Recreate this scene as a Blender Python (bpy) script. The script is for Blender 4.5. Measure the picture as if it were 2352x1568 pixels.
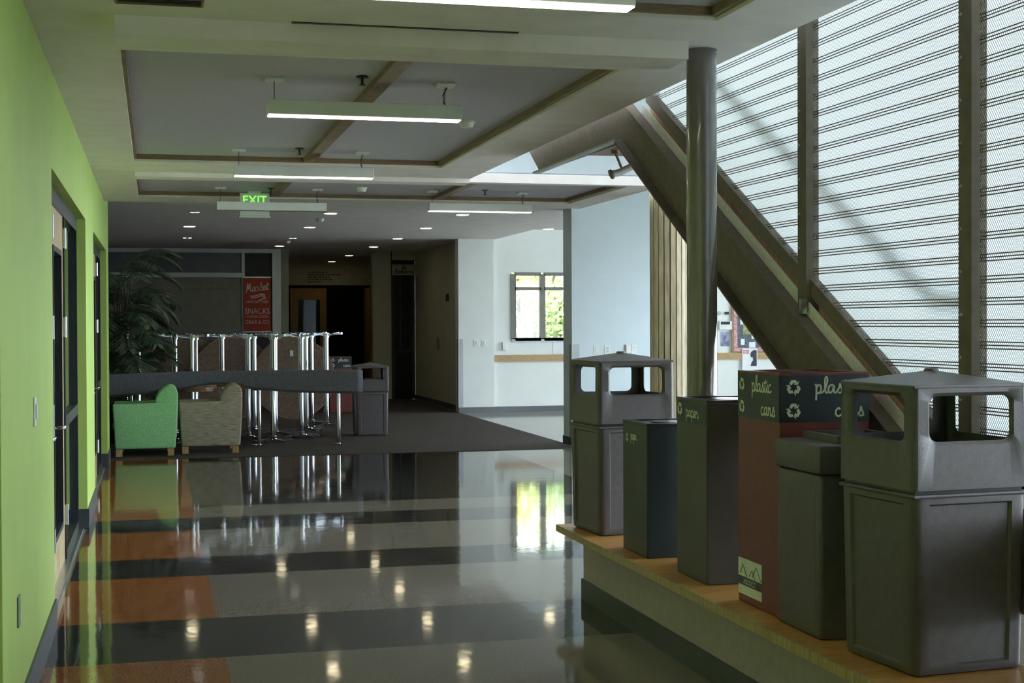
import bpy, bmesh, math, random
from mathutils import Vector, Matrix
random.seed(7)
for o in list(bpy.data.objects): bpy.data.objects.remove(o)
scene = bpy.context.scene
COL = scene.collection

# ------------------------------------------------------------------ camera
F, CX, CY, EYE = 3290.0, 1176.0, 784.0, 1.6
yaw = math.atan((CX - 355) / F); roll = 0.004
pit = math.atan((CY - (745 - roll * (CX - 355))) / F)
fw = Vector((math.sin(yaw) * math.cos(pit), math.cos(yaw) * math.cos(pit), -math.sin(pit)))
rt0 = Vector((math.cos(yaw), -math.sin(yaw), 0)); up0 = rt0.cross(fw)
rt = math.cos(roll) * rt0 - math.sin(roll) * up0
up = math.sin(roll) * rt0 + math.cos(roll) * up0
cam_d = bpy.data.cameras.new('camera'); cam = bpy.data.objects.new('camera', cam_d); COL.objects.link(cam)
cam_d.lens = F / 2352 * 36; cam_d.sensor_width = 36; cam_d.clip_start = 0.05; cam_d.clip_end = 500
M4 = Matrix((rt, up, -fw)).transposed().to_4x4(); M4.translation = (0, 0, EYE)
cam.matrix_world = M4
scene.camera = cam
def px(u, v, ax, val):
    d = fw + (u - CX) / F * rt - (v - CY) / F * up
    i = 'xyz'.index(ax); c = Vector((0, 0, EYE)); t = (val - c[i]) / d[i]
    return c + t * d

# ------------------------------------------------------------------ world and exposure
world = bpy.data.worlds.new('sky'); scene.world = world; world.use_nodes = True
wn = world.node_tree; bg = wn.nodes['Background']
bg.inputs['Color'].default_value = (0.77, 0.89, 1.0, 1); bg.inputs['Strength'].default_value = 13.0
vs = scene.view_settings; vs.view_transform = 'Standard'; vs.look = 'None'; vs.gamma = 1.0
vs.use_curve_mapping = False; vs.exposure = 0.0
scene.display_settings.display_device = 'sRGB'
try:
    scene.cycles.max_bounces = 8; scene.cycles.diffuse_bounces = 5; scene.cycles.glossy_bounces = 4
    scene.cycles.transparent_max_bounces = 12; scene.cycles.sample_clamp_indirect = 6
    scene.cycles.use_denoising = True
except Exception: pass
LAMP = (1.0, 0.93, 0.74)          # fluorescent tubes
SPOT = (1.0, 0.86, 0.55)          # recessed downlights

# ------------------------------------------------------------------ materials
MATS = {}
def mat(name, col, rough=0.6, metal=0.0, var=0.06, scale=8.0, bump=0.0, bscale=60.0, spec=0.5, emit=None, estr=0.0, coat=0.0, stretch=None):
    if name in MATS: return MATS[name]
    m = bpy.data.materials.new(name); m.use_nodes = True; MATS[name] = m
    nt = m.node_tree; b = nt.nodes['Principled BSDF']
    b.inputs['Roughness'].default_value = rough; b.inputs['Metallic'].default_value = metal
    b.inputs['Specular IOR Level'].default_value = spec
    if coat: b.inputs['Coat Weight'].default_value = coat; b.inputs['Coat Roughness'].default_value = 0.05
    tc = nt.nodes.new('ShaderNodeTexCoord'); mp = nt.nodes.new('ShaderNodeMapping')
    if stretch: mp.inputs['Scale'].default_value = stretch
    nt.links.new(tc.outputs['Object'], mp.inputs['Vector'])
    n = nt.nodes.new('ShaderNodeTexNoise'); n.inputs['Scale'].default_value = scale; n.inputs['Detail'].default_value = 4
    nt.links.new(mp.outputs['Vector'], n.inputs['Vector'])
    r = nt.nodes.new('ShaderNodeValToRGB')
    c = Vector(col[:3]); lo = c * (1 - var * 1.6); hi = c * (1 + var * 1.6)
    r.color_ramp.elements[0].position = 0.3; r.color_ramp.elements[1].position = 0.7
    r.color_ramp.elements[0].color = (*lo, 1); r.color_ramp.elements[1].color = (*hi, 1)
    nt.links.new(n.outputs['Fac'], r.inputs['Fac']); nt.links.new(r.outputs['Color'], b.inputs['Base Color'])
    if bump:
        n2 = nt.nodes.new('ShaderNodeTexNoise'); n2.inputs['Scale'].default_value = bscale; n2.inputs['Detail'].default_value = 3
        nt.links.new(mp.outputs['Vector'], n2.inputs['Vector'])
        bp = nt.nodes.new('ShaderNodeBump'); bp.inputs['Strength'].default_value = bump; bp.inputs['Distance'].default_value = 0.01
        nt.links.new(n2.outputs['Fac'], bp.inputs['Height']); nt.links.new(bp.outputs['Normal'], b.inputs['Normal'])
    if emit:
        b.inputs['Emission Color'].default_value = (*emit, 1); b.inputs['Emission Strength'].default_value = estr
    return m
def wood(name, col, scale=(3, 3, 40), rough=0.45):
    return mat(name, col, rough, var=0.16, scale=3.0, stretch=scale)
def glass(name, tint=(1, 1, 1), refl=0.08):
    if name in MATS: return MATS[name]
    m = bpy.data.materials.new(name); m.use_nodes = True; MATS[name] = m
    nt = m.node_tree; nt.nodes.clear()
    out = nt.nodes.new('ShaderNodeOutputMaterial'); t = nt.nodes.new('ShaderNodeBsdfTransparent'); g = nt.nodes.new('ShaderNodeBsdfGlossy')
    t.inputs['Color'].default_value = (*tint, 1); g.inputs['Roughness'].default_value = 0.02
    fr = nt.nodes.new('ShaderNodeFresnel'); fr.inputs['IOR'].default_value = 1.45
    mx = nt.nodes.new('ShaderNodeMixShader')
    nt.links.new(fr.outputs['Fac'], mx.inputs['Fac']); nt.links.new(t.outputs[0], mx.inputs[1]); nt.links.new(g.outputs[0], mx.inputs[2])
    nt.links.new(mx.outputs[0], out.inputs['Surface'])
    return m
def floor_mat(name, col, rough=0.06):
    if name in MATS: return MATS[name]
    m = mat(name, col, rough, var=0.10, scale=90.0, spec=0.5)
    nt = m.node_tree; b = nt.nodes['Principled BSDF']
    geo = nt.nodes.new('ShaderNodeNewGeometry')
    mp = nt.nodes.new('ShaderNodeMapping'); mp.inputs['Scale'].default_value = (1, 0.6, 1)
    nt.links.new(geo.outputs['Position'], mp.inputs['Vector'])
    n = nt.nodes.new('ShaderNodeTexNoise'); n.inputs['Scale'].default_value = 11.0; n.inputs['Detail'].default_value = 1.0
    nt.links.new(mp.outputs['Vector'], n.inputs['Vector'])
    bp = nt.nodes.new('ShaderNodeBump'); bp.inputs['Strength'].default_value = 0.06; bp.inputs['Distance'].default_value = 0.006
    nt.links.new(n.outputs['Fac'], bp.inputs['Height']); nt.links.new(bp.outputs['Normal'], b.inputs['Normal'])
    return m
def mesh_sheet_mat():
    m = bpy.data.materials.new('expanded_metal'); m.use_nodes = True; MATS['expanded_metal'] = m
    nt = m.node_tree; b = nt.nodes['Principled BSDF']; out = nt.nodes['Material Output']
    b.inputs['Base Color'].default_value = (0.16, 0.18, 0.18, 1); b.inputs['Metallic'].default_value = 0.3; b.inputs['Roughness'].default_value = 0.5
    geo = nt.nodes.new('ShaderNodeNewGeometry'); sp = nt.nodes.new('ShaderNodeSeparateXYZ')
    nt.links.new(geo.outputs['Position'], sp.inputs[0])
    def mth(op, a, bb):
        n = nt.nodes.new('ShaderNodeMath'); n.operation = op
        for i, v in enumerate((a, bb)):
            if isinstance(v, (int, float)): n.inputs[i].default_value = v
            elif v is not None: nt.links.new(v, n.inputs[i])
        return n.outputs[0]
    y = mth('MULTIPLY', sp.outputs['Y'], 1 / 0.013); z = mth('MULTIPLY', sp.outputs['Z'], 1 / 0.019)
    s1 = mth('FRACT', mth('ADD', y, z), None); s2 = mth('FRACT', mth('SUBTRACT', y, z), None)
    a = mth('LESS_THAN', s1, 0.22); c = mth('LESS_THAN', s2, 0.22)
    f = mth('MAXIMUM', a, c)
    tr = nt.nodes.new('ShaderNodeBsdfTransparent'); mx = nt.nodes.new('ShaderNodeMixShader')
    nt.links.new(f, mx.inputs['Fac']); nt.links.new(tr.outputs[0], mx.inputs[1]); nt.links.new(b.outputs[0], mx.inputs[2])
    nt.links.new(mx.outputs[0], out.inputs['Surface'])
    return m

def frosted(name, col):
    m = bpy.data.materials.new(name); m.use_nodes = True; MATS[name] = m
    nt = m.node_tree; nt.nodes.clear(); out = nt.nodes.new('ShaderNodeOutputMaterial')
    t = nt.nodes.new('ShaderNodeBsdfTranslucent'); d = nt.nodes.new('ShaderNodeBsdfDiffuse'); mx = nt.nodes.new('ShaderNodeMixShader')
    n = nt.nodes.new('ShaderNodeTexNoise'); n.inputs['Scale'].default_value = 2.0
    r = nt.nodes.new('ShaderNodeValToRGB'); c = Vector(col)
    r.color_ramp.elements[0].color = (*(c * 0.97), 1); r.color_ramp.elements[1].color = (*c, 1)
    nt.links.new(n.outputs['Fac'], r.inputs['Fac']); nt.links.new(r.outputs['Color'], t.inputs['Color']); d.inputs['Color'].default_value = (*(c * 0.8), 1)
    mx.inputs['Fac'].default_value = 0.10
    nt.links.new(t.outputs[0], mx.inputs[1]); nt.links.new(d.outputs[0], mx.inputs[2]); nt.links.new(mx.outputs[0], out.inputs['Surface'])
    return m

GREEN = mat('lime_green_paint', (0.42, 0.59, 0.135), 0.5, var=0.03, scale=3, bump=0.05, bscale=160)
CEIL = mat('ceiling_paint', (0.88, 0.82, 0.80), 0.85, var=0.03, scale=5)
PANEL = mat('acoustic_panel_fabric', (0.52, 0.50, 0.56), 0.95, var=0.10, scale=120)
TRIMW = wood('stained_wood_trim', (0.24, 0.172, 0.095))
WHITE = mat('white_wall_paint', (0.80, 0.83, 0.80), 0.7, var=0.015, scale=3)
CREAM = mat('cream_wall_paint', (0.66, 0.62, 0.46), 0.7, var=0.03, scale=3)
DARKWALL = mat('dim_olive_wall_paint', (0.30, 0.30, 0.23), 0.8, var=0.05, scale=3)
STEEL = mat('bronze_painted_steel', (0.175, 0.142, 0.108), 0.6, metal=0.0, spec=0.3, var=0.08, scale=20)
COLM = mat('grey_painted_pipe', (0.16, 0.135, 0.125), 0.26, metal=0.15, spec=0.8, coat=0.8, var=0.05, scale=12)
GREYPL = mat('light_grey_steel', (0.42, 0.44, 0.43), 0.45, metal=0.2, var=0.06, scale=20)
CHROME = mat('chrome', (0.80, 0.82, 0.85), 0.07, metal=1.0, var=0.01)
SATIN = mat('satin_steel', (0.62, 0.64, 0.66), 0.28, metal=1.0, var=0.03)
BLACKBASE = mat('charcoal_rubber_base', (0.055, 0.062, 0.068), 0.4, var=0.08)
FRAMEB = mat('black_metal_frame', (0.022, 0.026, 0.030), 0.35, var=0.05)
DOORW = wood('maple_door_veneer', (0.52, 0.40, 0.22), (40, 3, 1.5), 0.35)
DARKGLASS = mat('dark_tinted_glass', (0.012, 0.020, 0.022), 0.03, spec=0.6, var=0.0)
GLASS = glass('clear_glass')
BINM = mat('charcoal_moulded_plastic', (0.106, 0.094, 0.096), 0.42, var=0.06, scale=30, bump=0.12, bscale=300)
BINBLK = mat('black_green_powder_coat', (0.018, 0.028, 0.028), 0.35, var=0.06)
BINGRN = mat('dark_olive_powder_coat', (0.064, 0.060, 0.047), 0.4, var=0.06)
BINRED = mat('maroon_powder_coat', (0.165, 0.033, 0.027), 0.4, var=0.07, scale=14)
LABELK = mat('dark_navy_label', (0.022, 0.030, 0.034), 0.4, var=0.05)
INK = mat('pale_green_lettering', (0.72, 0.80, 0.62), 0.5, var=0.02)
WHITEP = mat('white_plastic', (0.80, 0.82, 0.78), 0.4, var=0.02)
FIXW = mat('white_enamel', (0.88, 0.90, 0.86), 0.4, var=0.02)
LIT = mat('lit_diffuser', (0.9, 0.9, 0.8), 0.5, emit=LAMP, estr=10.0, var=0.0)
UNLIT = mat('unlit_diffuser', (0.35, 0.36, 0.33), 0.5, var=0.02)
LENS = mat('downlight_lens', (0.9, 0.85, 0.7), 0.4, emit=SPOT, estr=17.0, var=0.0)
LENS2 = mat('pinspot_lens', (0.9, 0.9, 0.9), 0.4, emit=(1, 0.95, 0.9), estr=5.0, var=0.0)
CARPET = mat('brown_grey_carpet', (0.090, 0.078, 0.068), 0.98, var=0.25, scale=60, bump=0.5, bscale=300, spec=0.1)
F_DARK = floor_mat('charcoal_vinyl', (0.042, 0.041, 0.038))
F_LITE = floor_mat('taupe_vinyl', (0.20, 0.178, 0.145))
F_ORNG = floor_mat('rust_vinyl', (0.30, 0.115, 0.036))
F_PALE = floor_mat('pale_vinyl', (0.36, 0.36, 0.31), 0.08)
LEDGE = wood('amber_laminate', (0.54, 0.28, 0.075), (2, 20, 2), 0.3)
LEDGEED = wood('tan_laminate_edge', (0.46, 0.34, 0.16), (2, 20, 2), 0.4)
BENCHF = mat('sage_grey_panel', (0.45, 0.38, 0.38), 0.55, var=0.05, scale=20)
CONC = mat('pale_concrete', (0.62, 0.62, 0.56), 0.9, var=0.05, scale=1)

# ------------------------------------------------------------------ builders
class MB:
    def __init__(self): self.v = []; self.f = []
    def add(self, vs_, fs):
        n = len(self.v); self.v += [tuple(p) for p in vs_]; self.f += [tuple(i + n for i in f) for f in fs]; return self
    def box(self, x0, x1, y0, y1, z0, z1):
        return self.add([(x0,y0,z0),(x1,y0,z0),(x1,y1,z0),(x0,y1,z0),(x0,y0,z1),(x1,y0,z1),(x1,y1,z1),(x0,y1,z1)],
                        [(0,3,2,1),(4,5,6,7),(0,1,5,4),(1,2,6,5),(2,3,7,6),(3,0,4,7)])
    def prism(self, pts, ax, a0, a1):
        # pts: polygon in the plane normal to ax, (first, second) = remaining axes in order
        def P3(p, a):
            return (a, p[0], p[1]) if ax == 'x' else ((p[0], a, p[1]) if ax == 'y' else (p[0], p[1], a))
        n = len(pts)
        vs_ = [P3(p, a0) for p in pts] + [P3(p, a1) for p in pts]
        fs = [tuple(range(n - 1, -1, -1)), tuple(range(n, 2 * n))] + [(i, (i + 1) % n, n + (i + 1) % n, n + i) for i in range(n)]
        return self.add(vs_, fs)
    def cyl(self, x, y, z0, z1, r0, r1=None, n=16):
        r1 = r0 if r1 is None else r1
        vs_ = [(x + r0 * math.cos(2*math.pi*i/n), y + r0 * math.sin(2*math.pi*i/n), z0) for i in range(n)]
        vs_ += [(x + r1 * math.cos(2*math.pi*i/n), y + r1 * math.sin(2*math.pi*i/n), z1) for i in range(n)]
        return self.add(vs_, [tuple(range(n - 1, -1, -1)), tuple(range(n, 2*n))] + [(i, (i+1) % n, n + (i+1) % n, n + i) for i in range(n)])
    def tube(self, pts, r, n=8, r1=None):
        pts = [Vector(p) for p in pts]; rings = []
        for i, p in enumerate(pts):
            d = (pts[min(i+1, len(pts)-1)] - pts[max(i-1, 0)]).normalized()
            a = d.cross(Vector((0, 0, 1)));  a = d.cross(Vector((1, 0, 0))) if a.length < 1e-3 else a
            a.normalize(); b = d.cross(a)
            rr = r if r1 is None else r + (r1 - r) * i / max(1, len(pts) - 1)
            rings.append([p + rr * (math.cos(2*math.pi*k/n) * a + math.sin(2*math.pi*k/n) * b) for k in range(n)])
        vs_ = [q for R in rings for q in R]; m = len(pts)
        fs = [(i*n + k, i*n + (k+1) % n, (i+1)*n + (k+1) % n, (i+1)*n + k) for i in range(m-1) for k in range(n)]
        fs += [tuple(range(n-1, -1, -1)), tuple((m-1)*n + k for k in range(n))]
        return self.add(vs_, fs)
    def quad(self, *p): return self.add(p, [tuple(range(len(p)))])
    def build(self, name, m, parent=None, smooth=False, bevel=0.0, seg=2, loc=None, kind=None):
        me = bpy.data.meshes.new(name); me.from_pydata(self.v, [], self.f)
        bm = bmesh.new(); bm.from_mesh(me)
        bmesh.ops.recalc_face_normals(bm, faces=bm.faces)
        if bevel:
            ed = [e for e in bm.edges if len(e.link_faces) == 2 and e.calc_face_angle(0) > 0.5]
            bmesh.ops.bevel(bm, geom=ed, offset=bevel, segments=seg, profile=0.5, affect='EDGES', clamp_overlap=True)
        bm.to_mesh(me); bm.free()
        if smooth:
            for p in me.polygons: p.use_smooth = True
            try: me.set_sharp_from_angle(angle=math.radians(40))
            except Exception: pass
        me.materials.append(m)
        o = bpy.data.objects.new(name, me); COL.objects.link(o)
        if parent is not None: o.parent = parent
        if loc is not None: o.location = loc
        if kind: o['kind'] = kind
        return o
def box(name, m, b, parent=None, bevel=0.0, **k): return MB().box(*b).build(name, m, parent, bevel=bevel, **k)
def thing(name, label, cat, loc=(0, 0, 0), rz=0.0, group=None):
    o = bpy.data.objects.new(name, None); COL.objects.link(o); o.empty_display_size = 0.1
    o.location = loc; o.rotation_euler = (0, 0, rz); o['label'] = label; o['category'] = cat
    if group: o['group'] = group
    return o
def tag(o, label, cat, group=None):
    o['label'] = label; o['category'] = cat
    if group: o['group'] = group
    return o
def struct(o): o['kind'] = 'structure'; return o
def copy_tree(root, loc, rz=None, label=None, group=None):
    r = root.copy(); COL.objects.link(r); r.location = loc
    if rz is not None: r.rotation_euler = (0, 0, rz)
    if label: r['label'] = label
    if group: r['group'] = group
    for ch in list(root.children):
        c = ch.copy(); COL.objects.link(c); c.parent = r
        for g in list(ch.children):
            d = g.copy(); COL.objects.link(d); d.parent = c
    return r

# lettering ----------------------------------------------------------------
SCRIPT = {
 'p': (0.78, [[(0,.95),(.1,1.02),(.13,.3),(.10,-.85)], [(.12,.55),(.3,.95),(.52,.92),(.6,.5),(.46,.1),(.28,0),(.14,.15)], [(.46,.08),(.62,.05),(.8,.2)]]),
 'l': (0.46, [[(0,.15),(.25,.7),(.42,1.5),(.36,1.95),(.22,1.8),(.17,1.0),(.22,.25),(.34,.02),(.5,.15)]]),
 'a': (0.84, [[(.62,.8),(.4,1.0),(.15,.8),(.05,.4),(.2,.05),(.42,.2),(.63,.9),(.6,.3),(.7,.02),(.88,.15)]]),
 's': (0.62, [[(0,.12),(.25,.6),(.36,1.15),(.42,.8),(.56,.35),(.42,.03),(.15,.08)], [(.42,.03),(.65,.12)]]),
 't': (0.5, [[(.28,1.6),(.22,.9),(.2,.3),(.32,.02),(.52,.14)], [(0,1.15),(.3,1.2),(.6,1.22)], [(0,.12),(.22,.6)]]),
 'i': (0.42, [[(0,.12),(.2,.98),(.18,.3),(.3,.02),(.45,.14)], [(.2,1.34),(.24,1.44)]]),
 'c': (0.62, [[(.5,.82),(.35,1.0),(.1,.75),(.05,.3),(.25,.02),(.48,.1),(.66,.25)]]),
 'n': (0.72, [[(0,.9),(.1,.95),(.1,.05),(.14,.6),(.36,.98),(.48,.8),(.46,.2),(.58,.02),(.74,.14)]]),
 'e': (0.56, [[(.05,.4),(.45,.55),(.42,.9),(.25,1.0),(.08,.7),(.1,.25),(.3,.02),(.58,.18)]]),
 'r': (0.66, [[(0,.88),(.12,1.02),(.14,.75),(.38,.85),(.36,.3),(.48,.02),(.7,.25)]]),
 'M': (1.3, [[(0,.1),(.15,.1),(.32,1.7),(.42,1.8),(.52,.5),(.78,1.7),(.88,1.8),(.95,.3),(1.1,.05),(1.3,.2)]]),
 'k': (0.68, [[(0,.15),(.25,.7),(.4,1.6),(.3,1.9),(.18,1.6),(.14,.8),(.12,.02)], [(.13,.5),(.4,.98),(.46,.8),(.22,.5),(.48,.05),(.7,.16)]]),
 'T': (0.9, [[(.0,1.6),(.4,1.7),(.85,1.75)], [(.45,1.7),(.4,.8),(.3,.02)]]),
 'h': (0.7, [[(0,.15),(.25,.7),(.4,1.6),(.3,1.9),(.18,1.6),(.14,.8),(.12,.02),(.18,.6),(.36,.98),(.48,.8),(.46,.2),(.58,.02),(.72,.14)]]),
 'B': (0.9, [[(.1,0),(.2,1.7)], [(.1,1.7),(.6,1.7),(.65,1.25),(.25,.95),(.7,.8),(.7,.2),(.3,0),(.1,.05)]]),
 'o': (0.66, [[(.35,1.0),(.1,.75),(.08,.3),(.3,0),(.55,.3),(.52,.8),(.35,1.0),(.5,.85),(.7,.85)]]),
}
def smooth_path(p, k=5):
    if len(p) < 3: return p
    out = []
    for i in range(len(p) - 1):
        p0, p1, p2, p3 = p[max(i-1, 0)], p[i], p[i+1], p[min(i+2, len(p)-1)]
        for j in range(k):
            t = j / k
            out.append(tuple(0.5 * ((2*p1[a]) + (-p0[a]+p2[a])*t + (2*p0[a]-5*p1[a]+4*p2[a]-p3[a])*t*t + (-p0[a]+3*p1[a]-3*p2[a]+p3[a])*t**3) for a in (0, 1)))
    out.append(p[-1]); return out
def ribbon(mb, path, w, O, R, U):
    n = len(path); L = []; Rr = []
    for i in range(n):
        a, b = path[max(i-1, 0)], path[min(i+1, n-1)]
        d = Vector((b[0]-a[0], b[1]-a[1])); d = d.normalized() if d.length > 1e-9 else Vector((1, 0))
        q = Vector((-d.y, d.x)) * w / 2
        L.append(O + R * (path[i][0] + q.x) + U * (path[i][1] + q.y)); Rr.append(O + R * (path[i][0] - q.x) + U * (path[i][1] - q.y))
    mb.add(L + Rr, [(i, i+1, n+i+1, n+i) for i in range(n-1)])
def script_width(word): return sum(SCRIPT[c][0] for c in word)
def script_text(name, word, O, R, U, size, m, parent, w=0.23, xs=1.0, slope=0.0):
    """single-stroke handwriting; size = x-height; O = start of baseline"""
    O, R, U = Vector(O), Vector(R), Vector(U); mb = MB(); x = 0
    for c in word:
        adv, strokes = SCRIPT[c]
        for s in strokes:
            pth = [((x + q[0]) * size * xs, q[1] * size + slope * (x + q[0]) * size * xs) for q in smooth_path(s)]
            ribbon(mb, pth, w * size, O, R, U)
        x += adv
    return mb.build(name, m, parent)
def recycle(name, C, R, U, size, m, parent, xs=1.0):
    C, R, U = Vector(C), Vector(R), Vector(U); mb = MB()
    def rot(p, k):
        a = -2 * math.pi * k / 3; return (p[0]*math.cos(a) - p[1]*math.sin(a), p[0]*math.sin(a) + p[1]*math.cos(a))
    # top arrow of the chasing-arrows mark: bent band plus barbed head, repeated at 120 degrees
    outer = [(-.46,.36),(-.27,.69),(-.22,.72),(.22,.72),(.27,.69),(.36,.53)]
    inner = [(-.20,.21),(-.08,.42),(-.06,.43),(.06,.43),(.07,.42),(.12,.33)]
    head = [(-.02,.26),(.44,.24),(.62,.64)]
    for k in range(3):
        o = [rot(p, k) for p in outer]; i = [rot(p, k) for p in inner]
        pts = [C + R * p[0] * size * xs + U * p[1] * size for p in o + i]
        mb.add(pts, [(j, j+1, 7+j, 6+j) for j in range(5)])
        mb.add([C + R * p[0] * size * xs + U * p[1] * size for p in [rot(q, k) for q in head]], [(0, 1, 2)])
    return mb.build(name, m, parent)
def sans(name, s, O, R, U, size, m, parent=None, align='CENTER', xs=1.0):
    cu = bpy.data.curves.new(name, 'FONT'); cu.body = s; cu.size = size; cu.align_x = align; cu.fill_mode = 'FRONT'
    ob = bpy.data.objects.new(name, cu); COL.objects.link(ob)
    me = bpy.data.meshes.new_from_object(ob.evaluated_get(bpy.context.evaluated_depsgraph_get()))
    bpy.data.objects.remove(ob); bpy.data.curves.remove(cu)
    O, R, U = Vector(O), Vector(R), Vector(U)
    for v in me.vertices: v.co = O + R * v.co.x * xs + U * v.co.y
    me.name = name; me.materials.clear(); me.materials.append(m)
    o = bpy.data.objects.new(name, me); COL.objects.link(o)
    if parent is not None: o.parent = parent
    return o
XR, YR, ZU = Vector((1, 0, 0)), Vector((0, -1, 0)), Vector((0, 0, 1))

# ================================================================== SETTING
H, HF = 2.95, 3.10          # near ceiling, far ceiling
XL = -0.522                 # left wall face
# ---- floor: stripes of sheet vinyl laid crosswise
fl = struct(box('floor', F_PALE, (-7, 13.2, -3.2, 36.5, -0.12, -0.004)))
ys = [-3.2, -0.0, 0.95, 2.30, 3.25, 4.65, 5.6, 7.0, 7.95, 9.32, 10.06, 11.38, 12.11, 12.84, 17.5]
kinds = 'LDLDLDLDLDLDLX'
for i, k in enumerate(kinds):
    a, b = ys[i], ys[i + 1]
    if k == 'D': box('dark_stripe', F_DARK, (XL, 6.8, a, b, -0.004, 0), fl)
    elif k == 'X':
        box('rust_block', F_ORNG, (XL, 0.32, a, b, -0.004, 0), fl); box('dark_stripe', F_DARK, (0.32, 4.2, a, b, -0.004, 0), fl)
        box('light_stripe', F_PALE, (4.2, 13.2, a, b, -0.004, 0), fl)
    else:
        box('rust_block', F_ORNG, (XL, 0.32, a, b, -0.004, 0), fl); box('light_stripe', F_LITE, (0.32, 6.8, a, b, -0.004, 0), fl)
box('light_stripe', F_PALE, (5.27, 13.2, 17.5, 25.0, -0.004, 0), fl)
struct(box('floor_carpet', CARPET, (-7, 5.27, 17.5, 36.5, -0.004, 0.006)))

# ---- left wall with recessed door openings
DOORS = [(3.9, 5.27), (7.93, 11.75), (13.25, 16.73)]
DT = 2.43
wl = MB(); seg = [(-3.2, 3.9), (5.27, 7.93), (11.75, 13.25), (16.73, 17.5)]
for a, b in seg: wl.box(-0.80, XL, a, b, 0, H + 0.3)
for a, b in DOORS: wl.box(-0.80, XL, a, b, DT, H + 0.3)
struct(wl.build('wall_left', GREEN))
bb = MB()
for a, b in seg: bb.box(XL, XL + 0.012, a, b, 0, 0.15)
struct(bb.build('baseboard_left', BLACKBASE))
jb = MB()
for y in (11.75, 16.73, 5.27): jb.box(-0.60, XL, y - 0.012, y, 0, 0.15)
struct(jb.build('baseboard_jamb', BLACKBASE))
for i, (a, b) in enumerate(DOORS):
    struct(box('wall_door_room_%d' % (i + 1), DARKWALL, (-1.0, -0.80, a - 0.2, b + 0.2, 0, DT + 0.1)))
XD = -0.60
def door_set(n, a, b, leaves, side, label):
    d = struct(bpy.data.objects.new('door_%d' % n, None)); COL.objects.link(d); d.location = (XD, a, 0); d['label'] = label
    # frame members (local: x toward corridor, y along the wall)
    w = b - a
    MB().box(-0.10, 0.012, 0, w, DT - 0.10, DT).build('head_frame', FRAMEB, d)
    MB().box(-0.10, 0.012, 0, 0.05, 0, DT - 0.10).build('jamb_frame', FRAMEB, d)
    MB().box(-0.10, 0.012, w - 0.06, w, 0, DT - 0.10).build('jamb_frame', FRAMEB, d)
    MB().box(-0.06, 0.05, 0.05, w - 0.06, 0, 0.012).build('threshold', SATIN, d)
    for (y0, y1, hinge) in leaves:
        y0 -= a; y1 -= a; g0, g1 = y0 + 0.24, y1 - 0.20
        lf = MB().box(-0.05, 0, y0 + 0.004, y1 - 0.004, 0.012, 0.26).box(-0.05, 0, y0 + 0.004, y1 - 0.004, DT - 0.34, DT - 0.10)
        lf.box(-0.05, 0, y0 + 0.004, g0, 0.26, DT - 0.34).box(-0.05, 0, g1, y1 - 0.004, 0.26, DT - 0.34)
        L = lf.build('door_leaf', DOORW, d)
        fr = MB().box(-0.055, 0.006, g0, g0 + 0.035, 0.26, DT - 0.34).box(-0.055, 0.006, g1 - 0.035, g1, 0.26, DT - 0.34)
        fr.box(-0.055, 0.006, g0 + 0.035, g1 - 0.035, 0.26, 0.295).box(-0.055, 0.006, g0 + 0.035, g1 - 0.035, DT - 0.375, DT - 0.34)
        fr.build('lite_frame', FRAMEB, L)
        MB().box(-0.03, -0.02, g0 + 0.035, g1 - 0.035, 0.295, DT - 0.375).build('pane', DARKGLASS, L)
        for z in (0.25, 1.05, 1.52, 2.12):
            if z == 1.05: continue
            MB().box(0.0, 0.016, y1 - 0.03, y1 + 0.03, z, z + 0.13).cyl(0.016, y1, z - 0.005, z + 0.135, 0.008, n=8).build('hinge', SATIN, L)
        h = MB().box(0.0, 0.012, y0 + 0.09, y0 + 0.15, 0.90, 1.12)
        h.build('handle_plate', SATIN, L, bevel=0.003)
        MB().tube([(0.012, y0 + 0.12, 0.98), (0.06, y0 + 0.12, 0.98), (0.066, y0 + 0.135, 0.98), (0.066, y0 + 0.26, 0.98)], 0.010).build('lever', CHROME, L, smooth=True)
    if side:
        s0, s1 = side[0] - a, side[1] - a - 0.06
        MB().box(-0.06, 0.012, s0, s0 + 0.05, 0.012, DT - 0.10).build('mullion', FRAMEB, d)
        MB().box(-0.06, 0.012, s0 + 0.05, s1, 0.90, 0.98).build('mid_rail', FRAMEB, d)
        MB().box(-0.06, 0.012, s0 + 0.05, s1, 0.012, 0.07).build('bottom_rail', FRAMEB, d)
        MB().box(-0.03, -0.02, s0 + 0.05, s1, 0.07, 0.90).build('pane', DARKGLASS, d)
        MB().box(-0.03, -0.02, s0 + 0.05, s1, 0.98, DT - 0.10).build('pane', DARKGLASS, d)
        MB().box(-0.018, -0.014, s0 + 0.09, s0 + 0.31, 1.12, 1.40).build('notice', mat('pale_blue_paper', (0.45, 0.58, 0.60), 0.6), d)
    return d
door_set(1, 7.93, 11.75, [(7.98, 8.90, 1), (8.90, 10.15, 1)], (10.15, 11.75), 'maple double door with narrow glass lites and dark glazed sidelight')
door_set(2, 13.25, 16.73, [(13.30, 14.5, 1), (14.5, 15.75, 1)], (15.75, 16.73), 'second maple door pair farther along the green wall')
door_set(3, 3.9, 5.27, [(3.95, 5.20, 1)], None, 'maple door at the very edge of the green wall')
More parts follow.
